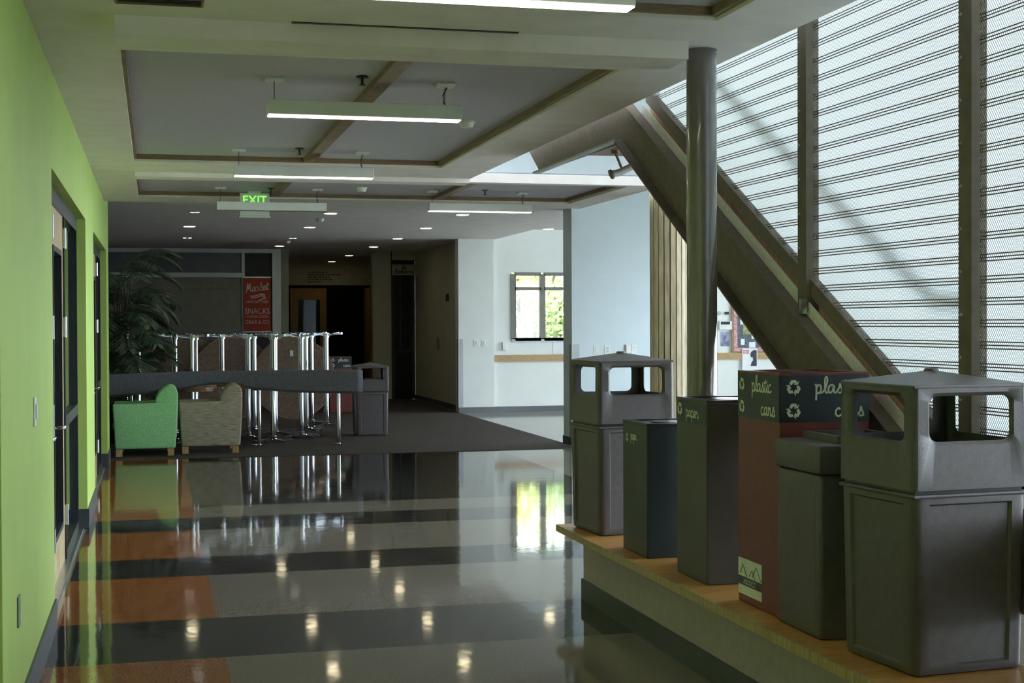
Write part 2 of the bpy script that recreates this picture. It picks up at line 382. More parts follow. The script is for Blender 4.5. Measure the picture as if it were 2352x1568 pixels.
# ---- ceilings with recesses
def recessed(name, x0, x1, y0, y1, z, thick, rec, m):
    xs_ = sorted({x0, x1, *[r[0] for r in rec], *[r[1] for r in rec]}); ys_ = sorted({y0, y1, *[r[2] for r in rec], *[r[3] for r in rec]})
    mb = MB()
    for i in range(len(xs_) - 1):
        for j in range(len(ys_) - 1):
            cx, cy = (xs_[i] + xs_[i+1]) / 2, (ys_[j] + ys_[j+1]) / 2
            d = 0
            for r in rec:
                if r[0] < cx < r[1] and r[2] < cy < r[3]: d = r[4]
            mb.box(xs_[i], xs_[i+1], ys_[j], ys_[j+1], z + d, z + thick)
    return struct(mb.build(name, m))
C1 = (-0.155, 2.455, 1.2, 6.02); C2 = (-0.155, 2.43, 7.31, 12.25)
C3 = (-0.155, 4.57, 13.56, 15.62)
D = 0.07
ceil = recessed('ceiling', XL, 2.875, -3.2, 13.42, H, 0.32, [(*C1, D), (*C2, D), (-0.155, 0.21, 6.10, 6.24, 0.1)], CEIL)
ceil2 = recessed('ceiling_bay', XL, 4.90, 13.42, 16.30, H, 0.09, [(*C3, D)], CEIL)
def coffer(par, c, battens):
    x0, x1, y0, y1 = c; zt = H + D
    t, zb = 0.022, H + 0.018
    box('coffer_panel', PANEL, (x0 + t, x1 - t, y0 + t, y1 - t, zt - 0.012, zt - 0.001), par)
    box('coffer_trim', TRIMW, (x0, x1, y1 - t, y1, zb, zt), par); box('coffer_trim', TRIMW, (x0, x1, y0, y0 + t, zb, zt), par)
    box('coffer_trim', TRIMW, (x0, x0 + t, y0 + t, y1 - t, zb, zt), par); box('coffer_trim', TRIMW, (x1 - t - 0.012, x1, y0 + t, y1 - t, zb, zt), par)
    for bx in battens: box('batten', TRIMW, (bx - 0.045, bx + 0.045, y0 + t, y1 - t, zt - 0.05, zt - 0.012), par)
coffer(ceil, C1, [1.28]); coffer(ceil, C2, [1.28]); coffer(ceil2, C3, [1.26, 3.05])
box('drop_beam', CEIL, (-0.16, 2.50, 6.49, 6.78, 2.865, H), ceil)
box('drop_beam', CEIL, (-0.16, 2.87, 13.10, 13.36, 2.91, H), ceil)
# far ceiling (higher) and riser
cf = MB().box(-7, 5.30, 16.30, 18.4, HF, HF + 0.2).box(-7, 6.70, 18.4, 22.30, HF, HF + 0.2).box(-7, 5.93, 22.30, 36.5, HF, HF + 0.2).box(5.93, 6.8, 30.0, 36.5, HF, HF + 0.2)
cf.box(-7, 4.9, 16.30, 16.40, H + 0.12, HF)
struct(cf.build('ceiling_far', CEIL))
# ---- void / atrium shell
RZ = 6.4
struct(MB().box(2.875, 13.2, -3.2, 25.2, RZ, RZ + 0.2).build('ceiling_atrium', CEIL))
struct(MB().box(2.80, 2.875, -3.2, 13.42, H + 0.32, RZ).build('wall_upper_left', WHITE))
UPW = mat('pale_blue_grey_paint', (0.42, 0.47, 0.49), 0.8, var=0.02)
struct(MB().box(2.80, 4.95, 13.60, 13.75, H + 0.12, RZ).box(4.95 - .1, 4.95, 13.75, 25.0, HF + 0.2, RZ).build('wall_upper_far', UPW))
struct(MB().box(XL - 0.3, 7.0, -3.4, -3.2, 0, RZ).build('wall_behind', DARKWALL))
# ---- right-hand building glazing
TAUPE = mat('taupe_window_frame', (0.19, 0.19, 0.165), 0.5)
def glazing(n, horiz, c, a, b, z0, z1, posts, rails, label):
    w = struct(bpy.data.objects.new('window_%d' % n, None)); COL.objects.link(w); w['label'] = label
    def bxx(nm, m, p0, p1, q0, q1, t):
        if horiz: box(nm, m, (p0, p1, c - t, c + t, q0, q1), w)
        else: box(nm, m, (c - t, c + t, p0, p1, q0, q1), w)
    ps = sorted([a, b] + posts); rs = sorted([z0, z1] + rails)
    for p in ps: bxx('mullion', FRAMEB if n != 1 else TAUPE, p - (0.03 if n != 1 else 0.05), p + (0.03 if n != 1 else 0.05), z0, z1, 0.05)
    for i in range(len(ps) - 1):
        for r in rs: bxx('transom', FRAMEB if n != 1 else TAUPE, ps[i] + 0.03, ps[i+1] - 0.03, r - 0.03, r + 0.03, 0.05)
        for j in range(len(rs) - 1): bxx('pane', GLASS, ps[i] + 0.03, ps[i+1] - 0.03, rs[j] + 0.03, rs[j+1] - 0.03, 0.004)
    return w
struct(MB().box(6.8, 6.9, -3.2, 0.5, 0, RZ).build('wall_light_stop', CREAM))  # unseen wall added to cut daylight on the bin fronts
glazing(2, False, 6.85, 0.53, 13.9, 0.1, RZ - 0.1, [4.3, 8.0], [], 'tall glass wall beside the stair')
struct(MB().box(10.0, 13.2, 13.95, 14.05, 0, RZ).box(6.9, 10.0, 13.95, 14.05, 2.7, RZ).build('wall_lobby_near', WHITE))  # unseen wall closing most of the glazing to limit lobby daylight
glazing(3, True, 14.0, 6.95, 9.95, 0.1, 2.65, [], [], 'added unseen lobby glazing sized to light the white wall')  # unseen glazing, invented to bring daylight onto the return wall
glazing(4, True, 25.1, 7.5, 13.1, 2.56, RZ - 0.1, [], [], 'high clerestory glazing above the notice wall')
struct(MB().box(13.1, 13.25, 14.0, 19.0, 0, RZ).box(13.1, 13.25, 24.6, 25.2, 0, RZ).box(13.1, 13.25, 19.0, 24.6, 3.4, RZ).build('wall_lobby_right', WHITE))
glazing(5, False, 13.15, 19.05, 24.55, 0.1, 3.35, [], [], 'added unseen lobby glazing that brightens the far white wall')  # unseen opening added to brighten the far wall
# far wall (faces the camera) with the framed window
YF = 25.04
w0, w1, z0w, z1w = 6.245, 7.42, 1.277, 2.515
fwm = MB().box(5.90, w0, YF, YF + 0.2, 0, RZ).box(w0, w1, YF, YF + 0.2, 0, z0w).box(w0, w1, YF, YF + 0.2, z1w, RZ)
fwm.box(w1, 7.47, YF, YF + 0.2, 0, RZ).box(7.47, 13.2, YF, YF + 0.2, 0, 2.53)
struct(fwm.build('wall_far', WHITE))
struct(MB().box(5.25, 5.90, YF - 0.07, YF + 0.2, 0, HF).build('wall_pier', WHITE))
w = glazing(1, True, YF + 0.03, w0 + 0.03, w1 - 0.03, z0w + 0.03, z1w - 0.03, [6.82], [2.22], 'grey framed glass in the far white wall, its reflected trees built behind')  # see-through window with mullions, built in place of a reflecting pane
box('sill', GREYPL, (w0, w1, YF - 0.02, YF, z0w - 0.02, z0w + 0.05), w)
struct(MB().box(5.25, 5.90, YF - 0.085, YF - 0.07, 0, 0.10).box(5.90, 13.2, YF - 0.015, YF, 0, 0.10).build('baseboard_far', BLACKBASE))
TANR = wood('honey_wood_rail', (0.42, 0.27, 0.12), (4, 30, 30))
struct(box('trim_1', TANR, (5.91, 13.2, YF - 0.03, YF, 0.905, 1.028)))
# projecting white wall
struct(box('wall_return', mat('cool_white_paint', (0.73, 0.83, 0.89), 0.7, var=0.015, scale=3), (5.30, 6.62, 18.0, 18.40, 0, 3.75)))
struct(MB().box(5.285, 5.30, 18.0, 18.4, 0, 0.10).box(5.285, 6.62, 17.985, 18.0, 0, 0.10).build('baseboard_return', BLACKBASE))
# corridor
struct(box('wall_corridor_right', CREAM, (5.37, 5.52, YF + 0.2, 30.0, 0, HF)))
struct(MB().box(5.355, 5.37, YF + 0.2, 30.0, 0, 0.10).build('baseboard_corridor', BLACKBASE))
struct(MB().box(4.47, 4.86, 30.0, 30.2, 0, HF).box(4.86, 5.5, 30.0, 30.2, 2.94, HF).box(4.84, 6.65, 30.2, 30.3, 0, HF).build('wall_corridor_far', CREAM))
struct(MB().box(2.2, 6.6, 35.6, 35.8, 0, HF).build('wall_corridor_end', mat('dim_brown_wall_paint', (0.62, 0.58, 0.42), 0.85)))
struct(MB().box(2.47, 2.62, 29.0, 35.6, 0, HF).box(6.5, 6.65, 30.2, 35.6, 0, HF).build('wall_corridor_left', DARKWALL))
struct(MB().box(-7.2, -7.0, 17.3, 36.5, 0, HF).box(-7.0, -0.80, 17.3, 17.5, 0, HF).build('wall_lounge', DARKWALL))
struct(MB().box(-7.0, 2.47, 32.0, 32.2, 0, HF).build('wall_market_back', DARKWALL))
# exterior
struct(MB().box(-60, 90, -60, 110, -0.4, -0.14).build('ground', CONC))

# ================================================================== STAIR, COLUMN, BENCH
def bench():
    t = thing('raised_bench', 'long low bench with amber top and grey-green front carrying the bins', 'bench', (0, 0, 0))
    box('top', LEDGE, (2.345, 2.95, 0.6, 8.27, 0.352, 0.39), t)
    box('edge_strip', LEDGEED, (2.333, 2.345, 0.6, 8.27, 0.350, 0.39), t)
    box('end_strip', LEDGEED, (2.333, 2.95, 8.27, 8.28, 0.350, 0.39), t)
    box('body', BENCHF, (2.40, 2.93, 0.6, 7.93, 0.12, 0.352), t)
    box('plinth', BLACKBASE, (2.39, 2.93, 0.6, 7.945, 0.0, 0.12), t)
bench()
c = thing('steel_column', 'grey round steel column standing behind the paper bin', 'column', (2.645, 6.69, 0.39))
MB().cyl(0, 0, 0, H - 0.39, 0.075, n=40).build('shaft', COLM, c, smooth=True)
MB().cyl(0, 0, 0, 0.02, 0.11, n=32).build('base_plate', COLM, c)
MB().cyl(0, 0, H - 0.39 - 0.012, H - 0.39, 0.079, n=32).build('top_collar', COLM, c)

def lineA(y): return 1.155 + (y - 5.38) * 0.5435
def lineL(y): return 1.355 + (y - 6.377) * 0.558
st = thing('staircase', 'bronze steel staircase climbing away behind the bins with mesh guard', 'staircase', (0, 0, 0))
YT, YB = 8.78, 4.95
zl0, zl1 = 2.80, 3.04
def tri(y0, y1, f0, f1, x0, x1): return MB().prism([(y0, f0(y0)), (y1, f0(y1)), (y1, f1(y1)), (y0, f1(y0))], 'x', x0, x1)
webp = [(YB, lineL(YB)), (8.93, lineL(8.93)), (11.02, zl0), (11.42, zl1), (8.80, zl1), (8.78, lineA(8.78)), (YB, lineA(YB)), (1.0, lineA(YB)), (1.0, lineL(YB))]
s = MB().prism(webp, 'x', 2.985, 2.997).build('stringer', STEEL, st)
MB().prism([(YB, lineL(YB) - 0.012), (8.94, lineL(8.94) - 0.012), (8.94, lineL(8.94)), (YB, lineL(YB))], 'x', 2.925, 2.985).build('bottom_flange', STEEL, s)
MB().prism([(YB, lineA(YB)), (8.78, lineA(8.78)), (8.78, lineA(8.78) + 0.012), (YB, lineA(YB) + 0.012)], 'x', 2.925, 2.997).build('top_flange', STEEL, s)
MB().box(2.925, 2.985, 8.94, 11.03, zl0 - 0.012, zl0).build('landing_flange', GREYPL, s)  # paler than the other flanges: floor-bounced light put into its colour
s2 = tri(YB, 8.8, lineL, lineA, 4.30, 4.36).build('stringer', STEEL, st)
tri(YB, 8.6, lambda y: lineA(y) + 0.012, lambda y: lineA(y) + 0.078, 2.997, 3.004).build('kick_plate', mat('pale_kick_plate', (0.86, 0.83, 0.80), 0.5, var=0.08, scale=60), st)
rl = tri(YB - 0.05, 8.55, lambda y: lineA(y) + 0.108, lambda y: lineA(y) + 0.188, 3.006, 3.05).build('mesh_bottom_rail', STEEL, st)
TREAD = wood('oak_tread', (0.70, 0.50, 0.26), (3, 30, 3), 0.4)
n = 0; y = 5.02
while y < 8.6:
    zt = lineA(y + 0.15) + 0.105
    box('tread', TREAD, (3.075, 4.295, y, y + 0.27, zt - 0.09, zt - 0.05), st)
    y += 0.30
tri(YB, 8.6, lambda y: lineA(y) - 0.06, lambda y: lineA(y) + 0.12, 3.052, 3.060).build('skirt_board', TREAD, st)
box('landing', wood('brown_soffit_board', (0.26, 0.15, 0.09)), (3.0, 4.36, 8.75, 10.1, 2.83, 2.90), st)
box('lower_landing', STEEL, (3.0, 4.36, 1.0, 4.95, 0.70, 0.93), st)
# mesh guard: posts, sheets and cross rods
MESH = mesh_sheet_mat(); FROST = frosted('translucent_polycarbonate', (0.92, 0.97, 0.98))
posts = [4.86, 6.27, 7.66]
ZT = 4.3
def zb_at(y): return max(lineA(max(y, YB)) + 0.15, lineA(YB) + 0.15)
for i, y in enumerate(posts):
    zb = zb_at(y) - 0.14
    p = MB().box(2.985, 2.999, y - 0.045, y + 0.045, zb, ZT).box(2.999, 3.05, y - 0.045, y - 0.032, zb, ZT).build('post', STEEL, st)
    b = MB(); z = 1.3
    while z < 3.4:
        if z > zb + 0.2: b.box(2.981, 2.985, y + 0.018, y + 0.030, z - 0.005, z + 0.005)
        z += 0.163
    if b.v: b.build('bolt_heads', GREYPL, p, kind='stuff')
    box('foot_bracket', SATIN, (2.955, 2.985, y - 0.055, y - 0.03, zb - 0.01, zb + 0.06), p)
edges = [4.47] + posts + [8.45]
for i in range(len(edges) - 1):
    a, b = edges[i], edges[i + 1]
    pts = [(a, zb_at(a)), (b, zb_at(b)), (b, ZT), (a, ZT)]
    if a < YB < b: pts = [(a, zb_at(a)), (YB, zb_at(YB)), (b, zb_at(b)), (b, ZT), (a, ZT)]
    MB().quad(*[(3.022, q[0], q[1]) for q in pts]).build('mesh_sheet', MESH, st)
    MB().prism([(q[0], q[1] - 0.02) if i_ < len(pts) - 2 else q for i_, q in enumerate(pts)], 'x', 3.062, 3.068).build('translucent_panel', FROST, st)
    rb = MB(); z = 1.10
    while z < 3.9:
        for dz in (-0.0125, 0, 0.0125):
            zz = z + dz
            y1 = b if zz >= zb_at(b) else max(a, min(b, YB + (zz - zb_at(YB)) / 0.5435))
            if zz > zb_at(a) and y1 > a + 0.02: rb.tube([(3.024, a, zz), (3.024, y1, zz)], 0.0025, n=4)
        z += 0.082
    if rb.v: rb.build('cross_rods', STEEL, st, kind='stuff')
k = 3.16 / 4.0
hp = [(3.16, 8.45, 1.6 + 1.839 * k + (8.45 - 9.785 * k) * 0.54), (3.16, 6.62 * k + 0.05, 1.6 + 0.129 * k + 0.03), (3.16, 6.62 * k - 0.04, 1.6 + 0.118 * k), (3.16, 6.22 * k, 1.6 + 0.112 * k)]
hr = MB().tube(hp, 0.026, n=12).build('handrail', STEEL, st, smooth=True)
for y in (5.6, 6.9, 8.1):
    zz = hp[1][2] + (y - hp[1][1]) * 0.54
    MB().tube([(3.16, y, zz - 0.02), (3.15, y, zz - 0.06), (3.09, y, zz - 0.07)], 0.007, n=6).build('handrail_bracket', STEEL, hr)
# spotlight below the landing
sp = thing('spotlight', 'grey spotlight hung under the stair landing', 'spotlight', (3.22, 9.75, 2.66))
MB().tube([(-0.02, 0, 0.17), (-0.02, 0, 0.145)], 0.03, n=12).build('mount', STEEL, sp)
MB().tube([(-0.02, 0, 0.15), (0.03, 0, 0.03)], 0.010, n=8).build('stem', STEEL, sp)
MB().tube([(-0.05, 0.0, 0.0), (0.0, 0, 0.008), (0.10, 0, 0.055), (0.15, 0, 0.07)], 0.026, n=14).build('barrel', GREYPL, sp, smooth=True)
MB().tube([(-0.058, 0, -0.006), (-0.045, 0, 0)], 0.036, n=14).build('head', STEEL, sp, smooth=True)
# round column clad in wooden staves
scol = thing('stave_column', 'round column clad in vertical wooden staves beside white wall', 'column', (5.25, 14.2, 0))
MB().cyl(0, 0, 0, 3.2, 0.185, n=20).build('core', FRAMEB, scol)
STV = wood('pale_stave_wood', (0.50, 0.42, 0.27), (12, 12, 1.5), 0.5)
N = 20
for i in range(N):
    a0, a1 = 2 * math.pi * (i + 0.09) / N, 2 * math.pi * (i + 0.91) / N
    MB().prism([(0.18 * math.cos(a0), 0.18 * math.sin(a0)), (0.205 * math.cos(a0), 0.205 * math.sin(a0)), (0.205 * math.cos(a1), 0.205 * math.sin(a1)), (0.18 * math.cos(a1), 0.18 * math.sin(a1))], 'z', 0.0, 3.2).build('stave', STV, scol)

# ================================================================== BINS
def hole_panel(mb, w, zb, zt, hx, hz0, hz1, r, t, place):
    """a wall panel w wide from zb to zt with a rounded opening; place(x, d, z) -> point, d = depth inwards"""
    inner, outer = [], []
    n = 5
    for (cx, cz, a0, ox, oz) in ((hx/2 - r, hz1 - r, 0, w/2, zt), (-hx/2 + r, hz1 - r, 90, -w/2, zt), (-hx/2 + r, hz0 + r, 180, -w/2, zb), (hx/2 - r, hz0 + r, 270, w/2, zb)):
        for j in range(n):
            a = math.radians(a0 + 90 * j / (n - 1))
            p = (cx + r * math.cos(a), cz + r * math.sin(a)); inner.append(p)
            f = j / (n - 1)
            if a0 == 0: o = (ox, p[1] + (oz - p[1]) * f * 1.0) if f < 0.5 else (p[0] + (ox - p[0]) * (1 - f), oz)
            elif a0 == 90: o = (p[0] + (ox - p[0]) * f, oz) if f < 0.5 else (ox, p[1] + (oz - p[1]) * (1 - f))
            elif a0 == 180: o = (ox, p[1] + (oz - p[1]) * f) if f < 0.5 else (p[0] + (ox - p[0]) * (1 - f), oz)
            else: o = (p[0] + (ox - p[0]) * f, oz) if f < 0.5 else (ox, p[1] + (oz - p[1]) * (1 - f))
            if j == 2: o = (ox, oz)
            outer.append(o)
    m = len(inner)
    lip = 0.012
    def grow(p): return (p[0] * (1 + lip * 2 / hx), (p[1] - (hz0 + hz1) / 2) * (1 + lip * 2 / (hz1 - hz0)) + (hz0 + hz1) / 2)
    rim = [grow(p) for p in inner]
    rings = [[place(p[0], 0, p[1]) for p in outer], [place(p[0], 0, p[1]) for p in rim], [place(p[0], 0.012, p[1]) for p in inner], [place(p[0], t, p[1]) for p in inner], [place(p[0], t, p[1]) for p in outer]]
    vs_ = [q for R_ in rings for q in R_]
    fs = [(k_*m + i, k_*m + (i+1) % m, (k_+1)*m + (i+1) % m, (k_+1)*m + i) for k_ in range(4) for i in range(m)]
    mb.add(vs_, fs)
def trash_bin(label, loc):
    t = thing('trash_bin', label, 'trash bin', loc, 0, 'hooded charcoal trash bins')
    W = 0.46; hw = W / 2; zs = 0.63; ze = 0.985
    # body with moulded side panels
    me = MB(); me.box(-hw, hw, -hw, hw, 0.0, zs - 0.010)
    bm = bmesh.new(); tmp = bpy.data.meshes.new('tmp'); tmp.from_pydata(me.v, [], me.f); bm.from_mesh(tmp); bpy.data.meshes.remove(tmp)
    bmesh.ops.recalc_face_normals(bm, faces=bm.faces)
    for v in bm.verts:
        if v.co.z < 0.01: v.co.x *= 0.965; v.co.y *= 0.965
    bmesh.ops.bevel(bm, geom=[e for e in bm.edges if abs(e.verts[0].co.z - e.verts[1].co.z) > 0.1], offset=0.03, segments=4, profile=0.5, affect='EDGES')
    big = [f for f in bm.faces if abs(f.normal.z) < 0.2 and f.calc_area() > 0.1]
    r = bmesh.ops.inset_individual(bm, faces=big, thickness=0.045, depth=0)
    big = [f for f in bm.faces if abs(f.normal.z) < 0.2 and f.calc_area() > 0.1]
    bmesh.ops.inset_individual(bm, faces=big, thickness=0.010, depth=-0.010)
    bmesh.ops.bevel(bm, geom=[e for e in bm.edges if e.verts[0].co.z < 0.001 and e.verts[1].co.z < 0.001], offset=0.02, segments=2, profile=0.5, affect='EDGES')
    m = bpy.data.meshes.new('bin_body'); bm.to_mesh(m); bm.free(); m.materials.append(BINM)
    for p in m.polygons: p.use_smooth = True
    try: m.set_sharp_from_angle(angle=math.radians(30))
    except Exception: pass
    o = bpy.data.objects.new('body', m); COL.objects.link(o); o.parent = t
    # hood: skirt with four rounded openings, eave rim and low pyramid roof
    hd = MB(); hh = hw + 0.004
    for k_ in range(4):
        a = k_ * math.pi / 2; ca, sa = math.cos(a), math.sin(a)
        def place(x, d, z, ca=ca, sa=sa):
            y = -hh + d + 0.004 * max(0, (z - zs)) / (ze - zs)
            return (x * ca - y * sa, x * sa + y * ca, z)
        hole_panel(hd, 2 * hh - 0.036, zs + 0.006, ze, 0.325, 0.80, 0.955, 0.03, 0.012, place)
        # rounded corner strip
        pts = []
        for z_, off in ((zs + 0.006, 0.0), (ze, 0.004)):
            for j in range(5):
                b_ = math.radians(-90 + 90 * j / 4); rr = 0.018
                x_, y_ = hh - rr + rr * math.cos(b_) - off * 0.7, -(hh - rr) + rr * math.sin(b_) + off * 0.7
                pts.append((x_ * ca - y_ * sa, x_ * sa + y_ * ca, z_))
        hd.add(pts, [(j, j + 1, 6 + j, 5 + j) for j in range(4)])
    hood = hd.build('hood', BINM, t, smooth=True)
    sk = MB().box(-hw + 0.012, hw - 0.012, -hw + 0.012, hw - 0.012, zs - 0.008, zs + 0.006).build('seam', FRAMEB, hood)
    MB().box(-hw - 0.005, hw + 0.005, -hw - 0.005, hw + 0.005, zs - 0.022, zs - 0.008).build('body_rim', BINM, t, bevel=0.006)
    rf = MB(); e = hh - 0.003; zr = ze - 0.004
    rf.add([(-e, -e, zr), (e, -e, zr), (e, e, zr), (-e, e, zr), (-e, -e, zr + 0.012), (e, -e, zr + 0.012), (e, e, zr + 0.012), (-e, e, zr + 0.012), (0, 0, zr + 0.056)],
           [(3, 2, 1, 0), (0, 1, 5, 4), (1, 2, 6, 5), (2, 3, 7, 6), (3, 0, 4, 7), (4, 5, 8), (5, 6, 8), (6, 7, 8), (7, 4, 8)])
    rf.build('roof', BINM, t, bevel=0.004, seg=2)
    MB().cyl(0, 0, zr + 0.047, zr + 0.062, 0.03, 0.022, n=16).build('roof_cap', BINM, t, smooth=True)
    return t
b1 = trash_bin('hooded charcoal trash bin at the far end of the bench', (2.642, 7.965, 0.39)); b1.rotation_euler = (0, 0, 0.084)
b2 = copy_tree(b1, (2.693, 4.605, 0.39), 0.086, label='hooded charcoal trash bin nearest the camera on the bench')
b3 = copy_tree(b1, (3.0, 20.45, 0.006), 0.0, label='hooded charcoal trash bin on the carpet beside the stacked tables')

def square_bin(name, label, loc, wx, wy, h, m, lip=0.012, bev=0.006):
    t = thing(name, label, 'recycling bin', loc, 0, 'square recycling bins')
    x, y = wx / 2, wy / 2
    MB().box(-x, x, -y, y, 0, h).build('body', m, t, bevel=bev)
    i = 0.04
    rim = MB().box(-x, x, -y, -y + i, h, h + lip).box(-x, x, y - i, y, h, h + lip).box(-x, -x + i, -y + i, y - i, h, h + lip).box(x - i, x, -y + i, y - i, h, h + lip)
    rim.build('lid_rim', m, t)
    MB().box(-x + i, x - i, -y + i, y - i, h, h + 0.003).build('lid_inset', BINBLK, t)
    MB().cyl(0, 0, h + 0.003, h + 0.010, min(wx, wy) * 0.25, n=20).build('opening_ring', FRAMEB, t)
    return t
# dark teal-black short bin
sb = square_bin('recycling_bin', 'short black recycling bin tucked behind the paper bin', (2.63, 7.13, 0.39), 0.38, 0.39, 0.68, BINBLK)
recycle('recycle_symbol', (-0.1915, 0.12, 0.60), YR, ZU, 0.03, INK, sb)
script_text('lettering', 'paper', (-0.1915, 0.06, 0.595), YR, ZU, 0.026, INK, sb)
# olive paper bin
pb = square_bin('recycling_bin', 'tall olive-black recycling bin lettered paper in front of the column', (2.645, 6.35, 0.39), 0.38, 0.39, 0.84, BINGRN)
box('label_band', LABELK, (-0.1912, -0.1898, -0.185, 0.185, 0.735, 0.835), pb)
recycle('recycle_symbol', (-0.1925, 0.145, 0.795), YR, ZU, 0.042, INK, pb)
script_text('lettering', 'paper', (-0.1925, 0.065, 0.765), YR, ZU, 0.030, INK, pb, xs=1.5, slope=-0.02)
# maroon plastic / cans bin
def red_bin(label, loc):
    t = square_bin('recycling_bin', label, loc, 0.40, 0.43, 0.99, BINRED)
    box('label_band', LABELK, (-0.2014, -0.1998, -0.213, 0.213, 0.80, 0.992), t)
    box('label_band', LABELK, (-0.199, 0.199, -0.2166, -0.2148, 0.80, 0.992), t)
    for (z, word, sx, fx) in ((0.918, 'plastic', 0.06, -0.045), (0.822, 'cans', -0.035, 0.045)):
        recycle('recycle_symbol', (-0.203, 0.165, z + 0.025), YR, ZU, 0.038, INK, t)
        script_text('lettering', word, (-0.203, sx, z), YR, ZU, 0.034, INK, t, xs=1.38 if word == 'plastic' else 1.45)
        recycle('recycle_symbol', (-0.140, -0.218, z + 0.025), XR, ZU, 0.042, INK, t)
        script_text('lettering', word, (fx, -0.218, z), XR, ZU, 0.034, INK, t, xs=1.35)
    tagp = box('sticker', WHITEP, (-0.2016, -0.2, -0.035, 0.21, 0.035, 0.19), t)
    box('sticker_band', FRAMEB, (-0.2022, -0.2016, -0.035, 0.21, 0.075, 0.112), tagp)
    sans('sticker_text', 'ASCOCC', (-0.2028, 0.0875, 0.082), YR, ZU, 0.032, WHITEP, tagp)
    mt = MB()
    for (a, b_, z_) in ((0.19, 0.12, 0.165), (0.06, -0.03, 0.17), (0.09, 0.03, 0.15)):
        ribbon(mt, [(0, 0.122), ((a - b_) * 0.45, z_), ((a - b_), 0.118)], 0.006, Vector((-0.2026, a, 0)), YR, ZU)
    mt.build('sticker_mountains', FRAMEB, tagp)
    return t
rb = red_bin('maroon recycling bin lettered plastic and cans on the bench', (2.665, 5.60, 0.39))
rb2 = copy_tree(rb, (3.24, 25.9, 0.006), label='maroon recycling bin lettered plastic and cans far back behind the stacked tables')
# shorter two-piece charcoal bin
t = thing('waste_bin', 'short charcoal bin with an open square lid wedged beside the nearest trash bin', 'trash bin', (2.665, 5.165, 0.39))
me = MB().box(-0.225, 0.225, -0.195, 0.195, 0, 0.628).build('body', BINM, t, bevel=0.016, seg=3, smooth=True)
MB().box(-0.2258, -0.2238, -0.155, 0.155, 0.07, 0.58).build('side_panel', BINM, me, bevel=0.001)
MB().box(-0.232, 0.232, -0.202, 0.202, 0.630, 0.742).build('lid', BINM, t, bevel=0.012, seg=2, smooth=True)
MB().box(-0.13, 0.15, -0.15, -0.135, 0.742, 0.772).box(-0.13, 0.15, 0.135, 0.15, 0.742, 0.772).box(-0.13, -0.115, -0.135, 0.135, 0.742, 0.772).box(0.135, 0.15, -0.135, 0.135, 0.742, 0.772).build('lid_opening', BINM, t)

# ================================================================== LIGHT FIXTURES
def pendant(label, loc, lit):
    t = thing('linear_pendant', label, 'light fixture', loc, 0, 'linear pendant lights')
    L, W, hgt = 1.125, 0.105, 0.088
    zc = H + D - 0.012 - loc[2]
    MB().box(-L/2, L/2, -W/2, W/2, 0.005, hgt).build('housing', FIXW, t, bevel=0.003, seg=1)
    MB().box(-L/2 + 0.004, L/2 - 0.004, -W/2 + 0.004, W/2 - 0.004, 0.0, 0.005).build('diffuser', LIT if lit else UNLIT, t)
    for x in (-L/2 + 0.04, L/2 - 0.09):
        MB().cyl(x, 0, hgt, zc, 0.0022, n=6).build('suspension_cable', FRAMEB, t)
        MB().box(x - 0.055, x + 0.055, -0.055, 0.055, zc - 0.018, zc).build('canopy', FIXW, t, bevel=0.003, seg=1)
    MB().tube([(L/2 - 0.07, 0.01, zc - 0.01), (L/2 - 0.10, 0.01, zc * 0.7), (L/2 - 0.095, 0.01, zc * 0.5), (L/2 - 0.08, 0.01, hgt)], 0.004, n=6).build('power_cord', FRAMEB, t)
    return t
pn = pendant('lit linear pendant cut off by the top of the picture', (1.21, 5.2, 2.79), True)
copy_tree(pn, (1.197, 8.30, 2.79), label='lit linear pendant hanging in the middle of the large ceiling coffer')
copy_tree(pn, (1.192, 11.75, 2.79), label='lit linear pendant at the far end of the large ceiling coffer')
pendant('unlit linear pendant hanging in front of the exit sign', (1.192, 15.05, 2.772), False)
copy_tree(pn, (3.398, 15.0, 2.79), label='lit linear pendant in front of the tall white wall pier')

DL = [((435,519), 'downlight at the left above the palm'), ((711,521), 'downlight in the middle of the row over the banner'), ((978,523), 'downlight in front of the corridor cream wall'),
      ((759,489), 'downlight just right of the unlit pendant end'), ((913,547), 'downlight at the mouth of the dark corridor'), ((858,566), 'first downlight inside the dark corridor'),
      ((802,586), 'second downlight inside the dark corridor'), ((762,600), 'farthest downlight inside the dark corridor'), ((642,564), 'downlight above the white post of the market front'),
      ((1062,492), 'downlight just below the lit pendant by the white pier'), ((1259,525), 'downlight above the grey framed window')]
d0 = None
for (u, v), lab in DL:
    p = px(u, v, 'z', HF)
    if d0 is None:
        d0 = thing('downlight', 'round recessed ' + lab, 'downlight', (p.x, p.y, HF), 0, 'recessed ceiling downlights')
        MB().cyl(0, 0, -0.008, 0, 0.10, 0.10, n=24).build('trim_ring', FIXW, d0, smooth=True)
        MB().cyl(0, 0, -0.012, -0.008, 0.082, n=24).build('lens', LENS, d0)
    else: copy_tree(d0, (p.x, p.y, HF), label='round recessed ' + lab)
PS = [((442,486), 'left pin spot of the pair nearest the exit sign'), ((453,486), 'right pin spot of the pair nearest the exit sign'), ((424,545), 'left pin spot of the pair over the palm'),
      ((436,545), 'right pin spot of the pair over the palm'), ((668,546), 'left pin spot of the pair over the red banner'), ((677,546), 'right pin spot of the pair over the red banner')]
s0 = None
